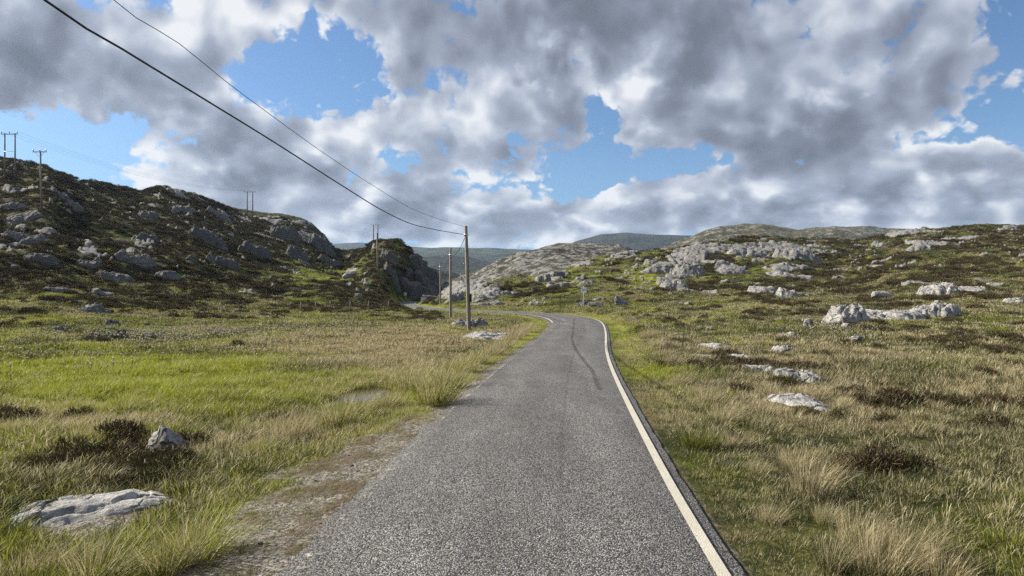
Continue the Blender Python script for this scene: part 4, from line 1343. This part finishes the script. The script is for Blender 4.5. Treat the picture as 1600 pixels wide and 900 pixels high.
def off_rock(X, Y):
    ok = np.ones(len(X), bool)
    for (x, y, a, b) in ROCKDISKS:
        yy = np.where(Y < y, .45*(Y-y), Y-y)
        ok &= ((X-x)/(a*1.08))**2+(yy/(b*1.05))**2 > 1
    for (x, y, a, b, z) in PUDDLES:
        yy = np.where(Y < y, .22*(Y-y), Y-y)
        ok &= ((X-x)/a)**2+(yy/b)**2 > 1.3
    return ok


def cover(X, Y):
    return fields(X, Y)


# short grass, near and mid
X, Y = sample_polar(30000, 3.0, 26, power=1.0)
f = cover(X, Y)
keep = off_rock(X, Y) & (f['off'] > -.10+.24*rng.random(len(X))) & (rng.random(len(X)) > f['gravel']*.74) & (rng.random(len(X)) > f['heath']*.9) & (rng.random(len(X)) < .40+.6*ss(-.2, .3, fbm(X/.9, Y/.9, 3, 79)))
X, Y = X[keep], Y[keep]; f = {k: v[keep] for k, v in f.items()}
near_edge = ss(0, 1.6, f['off'])
scatter('grass', lib_grass, X, Y, (.65+.75*rng.random(len(X)))*(.45+.55*near_edge)*(1+.02*f['r'])*(1-.45*f['gravel'])*(1-.35*ss(1100, 1220, f['vx'])*ss(600, 660, f['vy'])), f['dry'], f['lush'], 'short green and straw coloured moor grass beside the road', 'grass')
# taller moor grass
X, Y = sample_polar(15000, 3.5, 30, power=.9)
f = cover(X, Y)
patch = ss(-.15, .35, fbm(X/1.7, Y/1.7, 3, 78))
keep = off_rock(X, Y) & (rng.random(len(X)) < .12+.88*patch) & (rng.random(len(X)) > .75*gauss(f['vx'], f['vy'], 150, 760, 260, 90)) & (rng.random(len(X)) > .9*ss(1080, 1200, f['vx'])*ss(620, 680, f['vy'])) & (f['off'] > .5+.6*rng.random(len(X))) & (f['gravel'] < .35) & (rng.random(len(X)) > f['heath']*.8) & (rng.random(len(X)) < .30+.7*ss(.2, .8, f['dry']+.3*fbm(X/1.5, Y/1.5, 2, 77)))
X, Y = X[keep], Y[keep]; f = {k: v[keep] for k, v in f.items()}
scatter('tall_grass', lib_tall, X, Y, (.5+.7*rng.random(len(X)))*ss(.2, 2.2, f['off']+.5), np.clip(f['dry']+.12, 0, 1), f['lush'], 'tall dry moor grass waving over the bog', 'grass')
# far grass
X, Y = sample_polar(42000, 20, 95, power=.75)
f = cover(X, Y)
keep = off_rock(X, Y) & (f['off'] > .35) & (f['rock'] < .3) & (rng.random(len(X)) > f['heath']*.95) & (f['gravel'] < .5)
X, Y = X[keep], Y[keep]; f = {k: v[keep] for k, v in f.items()}
scatter('bog_grass', lib_far, X, Y, (.6+.8*rng.random(len(X)))*(.8+.006*f['r'])*(.35+.65*ss(0, 2.0, f['off'])), f['dry'], f['lush'], 'mixed green and straw grass covering the wider bog', 'grass')
# heather and grass roughening the slopes
X, Y = sample_polar(70000, 55, 280, power=.9)
f = cover(X, Y)
kp = off_rock(X, Y) & (f['off'] > 1.5) & (f['rock'] < .25) & (gauss(f['vx'], f['vy'], 664, 440, 22, 32) < .45)
keep = kp & (rng.random(len(X)) < ss(.15, .65, f['heath']))
scatter('slope_heather', lib_heath, X[keep], Y[keep], (1.2+2.2*rng.random(keep.sum())**2)*(.6+.006*f['r'][keep]), f['dry'][keep], f['lush'][keep], 'dark heather covering the hill slopes', 'heather', zs=.8)
keep = kp & (rng.random(len(X)) > ss(.1, .5, f['heath'])) & (rng.random(len(X)) < .6)
scatter('slope_grass', lib_far, X[keep], Y[keep], (.8+1.2*rng.random(keep.sum()))*(.7+.006*f['r'][keep]), f['dry'][keep], f['lush'][keep], 'rough green grass on the hill slopes', 'grass', zs=.8)
# heather
X, Y = sample_polar(26000, 3.2, 75, power=1.15)
f = cover(X, Y)
keep = off_rock(X, Y) & (f['off'] > .8) & (rng.random(len(X)) < ss(.12, .6, f['heath'])) & (f['rock'] < .4)
X, Y = X[keep], Y[keep]; f = {k: v[keep] for k, v in f.items()}
scatter('heather', lib_heath, X, Y, (.6+.8*rng.random(len(X)))*(.9+.012*f['r']), f['dry'], f['lush'], 'dark brown heather growing over the bog and around the rocks', 'heather')
# cotton grass
X, Y = sample_polar(60000, 14, 60, power=.3)
f = cover(X, Y)
wt = gauss(f['vx'], f['vy'], 280, 535, 170, 14)+.25*gauss(f['vx'], f['vy'], 100, 575, 150, 20)+.25*gauss(f['vx'], f['vy'], 1320, 525, 60, 10)
keep = (rng.random(len(X)) < wt*.07) & (f['off'] > 3)
X, Y = X[keep], Y[keep]; f = {k: v[keep] for k, v in f.items()}
scatter('bog_cotton', lib_cotton, X, Y, .8+.6*rng.random(len(X)), f['dry'], f['lush'], 'white tufts of bog cotton dotted over the wet grass', 'bog cotton')


# ------------------------------------------------------------------ single tussocks
TM = {
    'straw': [clump('tussock', 420, .26, .45, .95, .0050, .55, .40, 600+k, 5, wind=(.38, .02)) for k in range(3)],
    'green': [clump('tussock', 520, .30, .28, .55, .0060, .8, .55, 620+k, 4, wind=(.12, .0)) for k in range(2)],
    'rush': [clump('tussock', 380, .22, .40, .85, .0055, .75, .35, 640+k, 5, wind=(.30, .0)) for k in range(2)],
}
for l in TM.values():
    for m_ in l: m_.materials.append(M['blade_o'])


def tussock(px, py, w_px, h_px, kind, dry, lush, label, group=None, dmin=3.0):
    p = hit(px, py, dmin)
    me = random.choice(TM[kind])
    o = link('grass_tussock', me); o.location = p-Vector((0, 0, .03))
    base_w = {'straw': .95, 'green': .95, 'rush': .95}[kind]; base_h = {'straw': .80, 'green': .40, 'rush': .62}[kind]
    w = w_px*p.y/F; h = h_px*p.y/F
    o.scale = (w/base_w, w/base_w, h/base_h); o.rotation_euler = (0, 0, random.uniform(-.4, .4))
    o['tdry'] = dry; o['tlush'] = lush
    tag(o, label, 'grass tussock', group)
    return o


TS = tussock
TS(1090, 700, 80, 46, 'green', .0, .35, 'dark green round tussock on the right verge')
TS(1268, 772, 110, 92, 'straw', .95, .3, 'fan of tall straw grass right of the dark green tussock')
TS(1375, 893, 150, 112, 'straw', .95, .3, 'big bleached straw tussock in the lower right corner')
TS(1300, 890, 90, 80, 'rush', .42, .1, 'dark olive rush tussock left of the big bleached tussock')
TS(1470, 905, 120, 90, 'straw', .95, .2, 'thin bleached tussock with long arching stems near the lower right corner')
TS(680, 632, 125, 74, 'rush', .42, .65, 'large yellow green rush tussock leaning over the left road edge')
TS(600, 640, 70, 46, 'rush', .5, .6, 'green tussock beside the puddle with a dark shaded side')
TS(530, 668, 110, 70, 'rush', .48, .7, 'wide yellow green tussock left of the puddle tussock')
TS(455, 690, 90, 80, 'straw', .95, .7, 'upright tussock with thin tall stems above the small grey stone')
TS(305, 868, 190, 90, 'rush', .35, .8, 'sprawling bright rush tussock in front of the broad pale slab')
TS(150, 905, 170, 85, 'rush', .55, .6, 'loose tussock of arching stems at the bottom left')
TS(40, 905, 130, 80, 'straw', .95, .5, 'straw tussock in the bottom left corner')
TS(400, 712, 60, 40, 'green', .25, .8, 'low bright green tussock right of the jagged grey boulder')
TS(725, 583, 70, 40, 'rush', .45, .75, 'yellow green tussock farther along the left road edge')
TS(770, 556, 60, 34, 'straw', .95, .5, 'straw tussock on the left road edge beyond the yellow green ones')
TS(800, 533, 56, 34, 'straw', .95, .4, 'bright straw tussock right of the long smooth slab')
TS(818, 520, 44, 26, 'straw', .95, .4, 'straw tussock at the tip of the inner bend')
TS(1050, 575, 46, 34, 'straw', .95, .3, 'pale straw tussock highest on the right verge')
TS(1105, 632, 60, 48, 'straw', .95, .4, 'straw tussock in front of the small pale stone on the right verge')
TS(1075, 645, 46, 34, 'rush', .4, .5, 'olive tussock left of the straw tussock on the right verge')
TS(1012, 528, 40, 26, 'straw', .95, .4, 'straw tussock at the outer edge of the bend')
TS(990, 508, 40, 20, 'straw', .95, .4, 'farthest straw tussock on the outer edge of the bend')
TS(1150, 700, 60, 44, 'straw', .95, .4, 'straw tussock right of the dark green tussock')
TS(25, 676, 50, 32, 'straw', .95, .4, 'buff tussock at the left edge of the green bog')
TS(200, 668, 70, 36, 'straw', .95, .4, 'buff tussock left of the jagged grey boulder')
TS(1200, 815, 70, 50, 'straw', .95, .5, 'small pale tussock left of the rush tussock by the right verge')

for (px, py, wp, hp, kd, dr) in [(1035, 560, 44, 30, 'straw', .9), (1062, 603, 50, 34, 'straw', .9), (1022, 545, 36, 24, 'straw', .8), (1130, 660, 60, 44, 'straw', .85), (1085, 618, 44, 30, 'straw', .9), (1240, 735, 80, 60, 'straw', .85),
                             (1340, 850, 110, 84, 'straw', 1.0), (1420, 870, 120, 90, 'straw', 1.0), (1290, 815, 70, 50, 'straw', .8), (1180, 740, 56, 40, 'straw', .7), (560, 650, 80, 54, 'rush', .5), (640, 612, 80, 52, 'rush', .5), (700, 605, 80, 52, 'rush', .45),
                             (745, 570, 50, 34, 'rush', .55), (785, 545, 50, 34, 'straw', .9), (812, 526, 40, 26, 'straw', .9), (490, 672, 90, 60, 'straw', .7), (425, 700, 60, 50, 'straw', .6), (260, 890, 130, 80, 'rush', .5), (90, 890, 120, 70, 'straw', .7)]:
    TS(px, py, wp, hp, kd, dr, .6, 'rough straw coloured grass tussock among others along the road verge', 'grass tussocks along the road verges')

# heather bushes
HB = [heather_clump('heather_bush', 2600, .5, .38, 700+k, M['heath_o'], .022) for k in range(3)]


def hbush(px, py, w_px, h_px, label):
    p = hit(px, py); o = link('heather_bush', random.choice(HB)); o.location = p-Vector((0, 0, .05))
    w = w_px*p.y/F; h = h_px*p.y/F
    o.scale = (w*.9, w*.75, h/.36*.55); o.rotation_euler = (0, 0, random.uniform(0, 6))
    tag(o, label, 'heather')


hbush(120, 746, 100, 30, 'dark heather bush behind the broad pale slab')
hbush(50, 775, 90, 40, 'dark heather bush at the left end of the broad pale slab')
hbush(80, 800, 60, 30, 'small brown heather bush in front of the left end of the pale slab')
hbush(160, 800, 46, 26, 'tiny brown heather bush growing on the pale slab')
hbush(40, 725, 80, 34, 'brown heather bush around the small rounded rock')
hbush(230, 748, 60, 24, 'low heather bush at the right end of the pale slab')
hbush(1225, 535, 50, 18, 'dark heather clump above the narrow leaning pale rock')
hbush(1062, 535, 60, 16, 'black looking heather clump behind the bright wedge slab')
hbush(1210, 627, 30, 18, 'dark heather clump on the left end of the long narrow slab')
hbush(1155, 705, 50, 30, 'dark heather bush behind the dark green tussock')

# loose stones on the gravel verge
st_me = [make_rock('pebble', [(800+k, (1, .8, .6), (0, 0, .1), 0, False)], (0, 0, 0), 0, M['rock']) for k in range(3)]
Pm = [o.data for o in st_me]
for o in st_me: bpy.data.objects.remove(o)
for k in range(46):
    px, py = random.uniform(330, 620), random.uniform(660, 890)
    p = hit(px, py)
    sd = road_info(np.array([p.x]), np.array([p.y]))
    if abs(sd[0][0])-sd[2][0] < .05 or sd[0][0] > 0 or abs(sd[0][0])-sd[2][0] > 1.6: continue
    o = link('pebble', random.choice(Pm)); s = random.uniform(.025, .075)
    o.location = p; o.scale = (s, s, s); o.rotation_euler = (0, 0, random.uniform(0, 6))
    tag(o, 'small loose stone on the gravel verge left of the road', 'stone', 'loose stones on the gravel verge')

# ------------------------------------------------------------------ air
hz = bmesh.new(); box(hz, (0, 2400, 112), (6400, 7600, 416))
m, b, out = new_mat('air')
vp = b.n('ShaderNodeVolumePrincipled', ins={'Color': (.48, .70, 1.0, 1), 'Density': .000055, 'Anisotropy': .2})
b.t.links.new(vp.outputs[0], out.inputs['Volume'])
m.cycles.volume_sampling = 'DISTANCE'; m.cycles.homogeneous_volume = True
HAZE = bm_obj('haze', hz, m, smooth=False); tag(HAZE, kind='stuff')

# ------------------------------------------------------------------ sun and sky
SUN_AZ, SUN_EL = -73.0, 31.0
sd_ = Vector((math.sin(R(SUN_AZ))*math.cos(R(SUN_EL)), math.cos(R(SUN_AZ))*math.cos(R(SUN_EL)), math.sin(R(SUN_EL))))
li = bpy.data.lights.new('sun', 'SUN'); li.energy = 5.0; li.angle = R(.5); li.color = (1.0, .925, .79)
so = bpy.data.objects.new('sun', li); COL.objects.link(so); so.location = sd_*60
so.rotation_euler = (-sd_).to_track_quat('-Z', 'Y').to_euler()

w = bpy.data.worlds.new('World'); scene.world = w; w.use_nodes = True
w.node_tree.nodes.clear()
b = NT_(w.node_tree)
wo = b.n('ShaderNodeOutputWorld'); bg = b.n('ShaderNodeBackground')
WS = .05
EXPO = 1.2
bg.inputs['Strength'].default_value = WS
sky = b.n('ShaderNodeTexSky', sky_type='NISHITA'); sky.sun_disc = False; sky.sun_elevation = R(SUN_EL); sky.sun_rotation = R(SUN_AZ)
sky.air_density = 1.0; sky.dust_density = .6; sky.ozone_density = 1.6
tc = b.n('ShaderNodeTexCoord').outputs['Generated']
sp = b.n('ShaderNodeSeparateXYZ', ins={0: tc})
az = b.math('ARCTAN2', sp.outputs[0], sp.outputs[1])
el = b.math('ARCSINE', sp.outputs[2])
elc = b.math('MAXIMUM', el, 0.0)
lg = b.math('LOGARITHM', b.math('ADD', elc, .20), 2.71828)
qv = b.n('ShaderNodeCombineXYZ', ins={0: b.math('MULTIPLY', az, 4.6), 1: b.math('MULTIPLY', lg, 2.35), 2: .0}).outputs[0]
ae = b.n('ShaderNodeCombineXYZ', ins={0: az, 1: el, 2: 0.0}).outputs[0]


def sky_px(px, py):
    a = math.atan((px-800)/F); e = math.atan((450-py)/F*math.cos(a)); return a, e


# warp the hand-placed cloud masses with noise so their outlines are ragged
wn = b.noise(qv, 1.6, 5, .6, out=1)
wv = b.vmath('MULTIPLY', b.vmath('SUBTRACT', wn, (.5, .5, .5)), (.15, .09, 0))
aew = b.vmath('ADD', ae, wv)


def blob_sum(lst):
    tot = None
    for (px, py, sx, sy, amt) in lst:
        a, e = sky_px(px, py)
        v = b.vmath('MULTIPLY', b.vmath('SUBTRACT', aew, (a, e, 0)), (F/sx, F/sy, 0))
        l = b.vmath('LENGTH', v, out=1)
        g = b.ramp(l, 0.0, 1.6, amt, 0.0)
        tot = g if tot is None else b.math('ADD', tot, g)
    return tot


GAPS = [(525, 108, 88, 52, -.60), (585, 160, 36, 30, -.30), (440, 150, 60, 40, -.3), (150, 235, 130, 60, -.60), (60, 200, 70, 40, -.4), (915, 95, 30, 40, -.45), (935, 190, 40, 50, -.55), (1030, 250, 120, 24, -.50), (920, 265, 60, 25, -.35),
        (1585, 185, 80, 38, -.62), (1600, 60, 60, 55, -.60), (1440, 215, 50, 16, -.3), (560, 275, 40, 20, -.3), (1180, 285, 60, 14, -.25), (150, 300, 60, 20, -.25), (1540, 335, 80, 10, -.2), (1000, 345, 120, 10, -.15), (1375, 85, 40, 30, -.34), (1120, 262, 50, 12, -.2), (860, 285, 40, 14, -.25), (300, 205, 40, 20, -.2), (690, 120, 30, 20, -.15), (745, 292, 50, 28, -.40), (1385, 268, 60, 18, -.28), (840, 300, 60, 20, -.25), (680, 385, 120, 14, -.12), (620, 245, 40, 40, -.25), (400, 130, 40, 30, -.2)]
MASS = [(800, 60, 300, 90, .35), (1000, 60, 200, 90, .35), (120, 90, 220, 110, .35), (1250, 150, 300, 110, .40), (480, 220, 130, 70, .25), (720, 200, 130, 80, .30), (300, 250, 140, 40, .2), (1080, 330, 300, 40, .18), (1430, 260, 150, 50, .2), (560, 320, 200, 40, .25), (1150, 315, 420, 45, .25), (850, 345, 500, 26, .18), (320, 265, 200, 50, .28), (1430, 300, 200, 50, .2), (660, 310, 130, 40, .2)]
DARK = [(980, 45, 260, 62, .95), (790, 20, 300, 60, .42), (60, 120, 170, 70, .60), (150, 145, 160, 40, .35), (1120, 205, 240, 36, .60), (1350, 150, 220, 70, .20), (820, 245, 150, 36, .58), (420, 275, 130, 24, .40), (680, 308, 110, 30, .62), (1220, 240, 160, 32, .55),
        (1500, 110, 130, 60, .25), (700, 80, 130, 50, .30), (960, 210, 60, 40, .2), (1350, 320, 200, 20, .30), (1200, 60, 150, 50, .18), (230, 60, 100, 50, .2), (1480, 300, 120, 18, .25)]
BRIGHT = [(950, 120, 60, 60, .42), (1190, 70, 60, 60, .22), (520, 165, 90, 36, .36), (240, 245, 110, 50, .36), (640, 190, 60, 60, .26), (340, 60, 110, 60, .2), (1460, 235, 90, 30, .4), (600, 255, 60, 30, .22), (330, 160, 90, 40, .2), (1570, 280, 40, 24, .4), (780, 330, 120, 24, .2), (1040, 300, 160, 22, .26), (1000, 160, 60, 50, .15), (1250, 50, 110, 60, .24), (760, 170, 100, 60, .16), (900, 318, 300, 20, .2), (1250, 300, 220, 20, .22), (1480, 330, 160, 16, .2), (450, 300, 150, 18, .15)]


def cloud_noise(vec, det):
    n = b.noise(vec, 1.25, det, .50, .2)
    vo = b.n('ShaderNodeTexVoronoi', feature='SMOOTH_F1', ins={'Vector': b.vmath('ADD', vec, b.vmath('MULTIPLY', b.noise(vec, 2.2, 2, .5, out=1), (.5, .5, .5))), 'Scale': 3.0, 'Detail': 1.0, 'Roughness': .5, 'Smoothness': .5})
    return b.math('ADD', n, b.math('MULTIPLY', b.math('SUBTRACT', 1.0, vo.outputs['Distance']), .36))


n0 = cloud_noise(qv, 2.5)
n1 = cloud_noise(b.vmath('ADD', qv, (-.12, .17, 0)), 2.5)           # one step towards the sun
nf = b.noise(qv, 6.0, 5, .58, .3)                                # fine curls of the outline
vf = b.n('ShaderNodeTexVoronoi', feature='SMOOTH_F1', ins={'Vector': b.vmath('ADD', qv, b.vmath('MULTIPLY', wn, (.4, .4, .4))), 'Scale': 9.0, 'Detail': 1.5, 'Roughness': .6, 'Smoothness': .5})
curl = b.math('ADD', b.math('MULTIPLY', b.math('SUBTRACT', nf, .5), .42), b.math('MULTIPLY', b.math('SUBTRACT', .42, vf.outputs['Distance']), .35))
place = b.math('ADD', blob_sum(GAPS), blob_sum(MASS))
cov = b.math('ADD', b.math('MULTIPLY', b.math('SUBTRACT', n0, .70), 1.25), place)
cov = b.math('ADD', b.math('ADD', cov, b.ramp(el, .02, .20, .53, .38)), curl)
alpha = b.ramp(cov, -.05, .15)
relief = b.math('MULTIPLY', b.math('SUBTRACT', n0, n1), 1.75)
lum = b.math('ADD', b.ramp(el, .0, .17, 1.05, .90), relief)
lum = b.math('ADD', lum, b.math('MULTIPLY', curl, .62))
lum = b.math('SUBTRACT', lum, b.math('MULTIPLY', b.ramp(cov, .03, .60), .34))
lum = b.math('SUBTRACT', lum, b.math('MULTIPLY', blob_sum(DARK), .30))
lum = b.math('ADD', lum, b.math('MULTIPLY', blob_sum(BRIGHT), .50))
lum = b.math('MINIMUM', b.math('MAXIMUM', lum, .06), 1.0)
CL = 1/WS/2**EXPO
cr = b.n('ShaderNodeValToRGB', ins={0: lum})
els = cr.color_ramp.elements
els[0].position = 0.0; els[0].color = (.155, .175, .22, 1)
els[1].position = 1.0; els[1].color = (.86, .88, .91, 1)
e = els.new(.30); e.color = (.225, .252, .32, 1)
e = els.new(.62); e.color = (.375, .42, .525, 1)
e = els.new(.82); e.color = (.60, .645, .73, 1)
ccol = b.mix(1.0, cr.outputs[0], (CL, CL, CL), 'MULTIPLY')
skyc = b.mix(1.0, sky.outputs[0], (.74, .93, 1.14), 'MULTIPLY')
skyc = b.mix(b.ramp(el, .0, .24, .70, 0.0), skyc, (.26*CL, .46*CL, .78*CL))
fin = b.mix(alpha, skyc, ccol)
# clouds thin into pale air at the skyline
hor = b.ramp(el, .0, .08, .34, 0.0)
fin = b.mix(hor, fin, (.54*CL, .65*CL, .80*CL))
fin = b.mix(b.ramp(el, -.06, -.03), (.12*CL, .12*CL, .10*CL), fin)
b.t.links.new(fin, bg.inputs['Color']); b.t.links.new(bg.outputs[0], wo.inputs['Surface'])
try: w.cycles.sampling_method = 'MANUAL'; w.cycles.sample_map_resolution = 512
except Exception: pass

# ------------------------------------------------------------------ camera
cam = bpy.data.cameras.new('camera'); cam.sensor_width = 36; cam.lens = F/1600*36; cam.clip_start = .1; cam.clip_end = 20000
co = bpy.data.objects.new('camera', cam); COL.objects.link(co); co.location = (0, 0, EYE); co.rotation_euler = (R(90), 0, 0)
scene.camera = co
scene.view_settings.view_transform = 'Standard'; scene.view_settings.look = 'None'; scene.view_settings.gamma = 1; scene.view_settings.exposure = EXPO
scene.view_settings.use_curve_mapping = False
cy = scene.cycles
cy.use_denoising = False
try: cy.denoiser = 'OPENIMAGEDENOISE'
except Exception: pass
cy.max_bounces = 6; cy.diffuse_bounces = 3; cy.transparent_max_bounces = 8; cy.volume_bounces = 0; cy.transmission_bounces = 4; cy.glossy_bounces = 2
cy.use_adaptive_sampling = True; cy.adaptive_threshold = .005
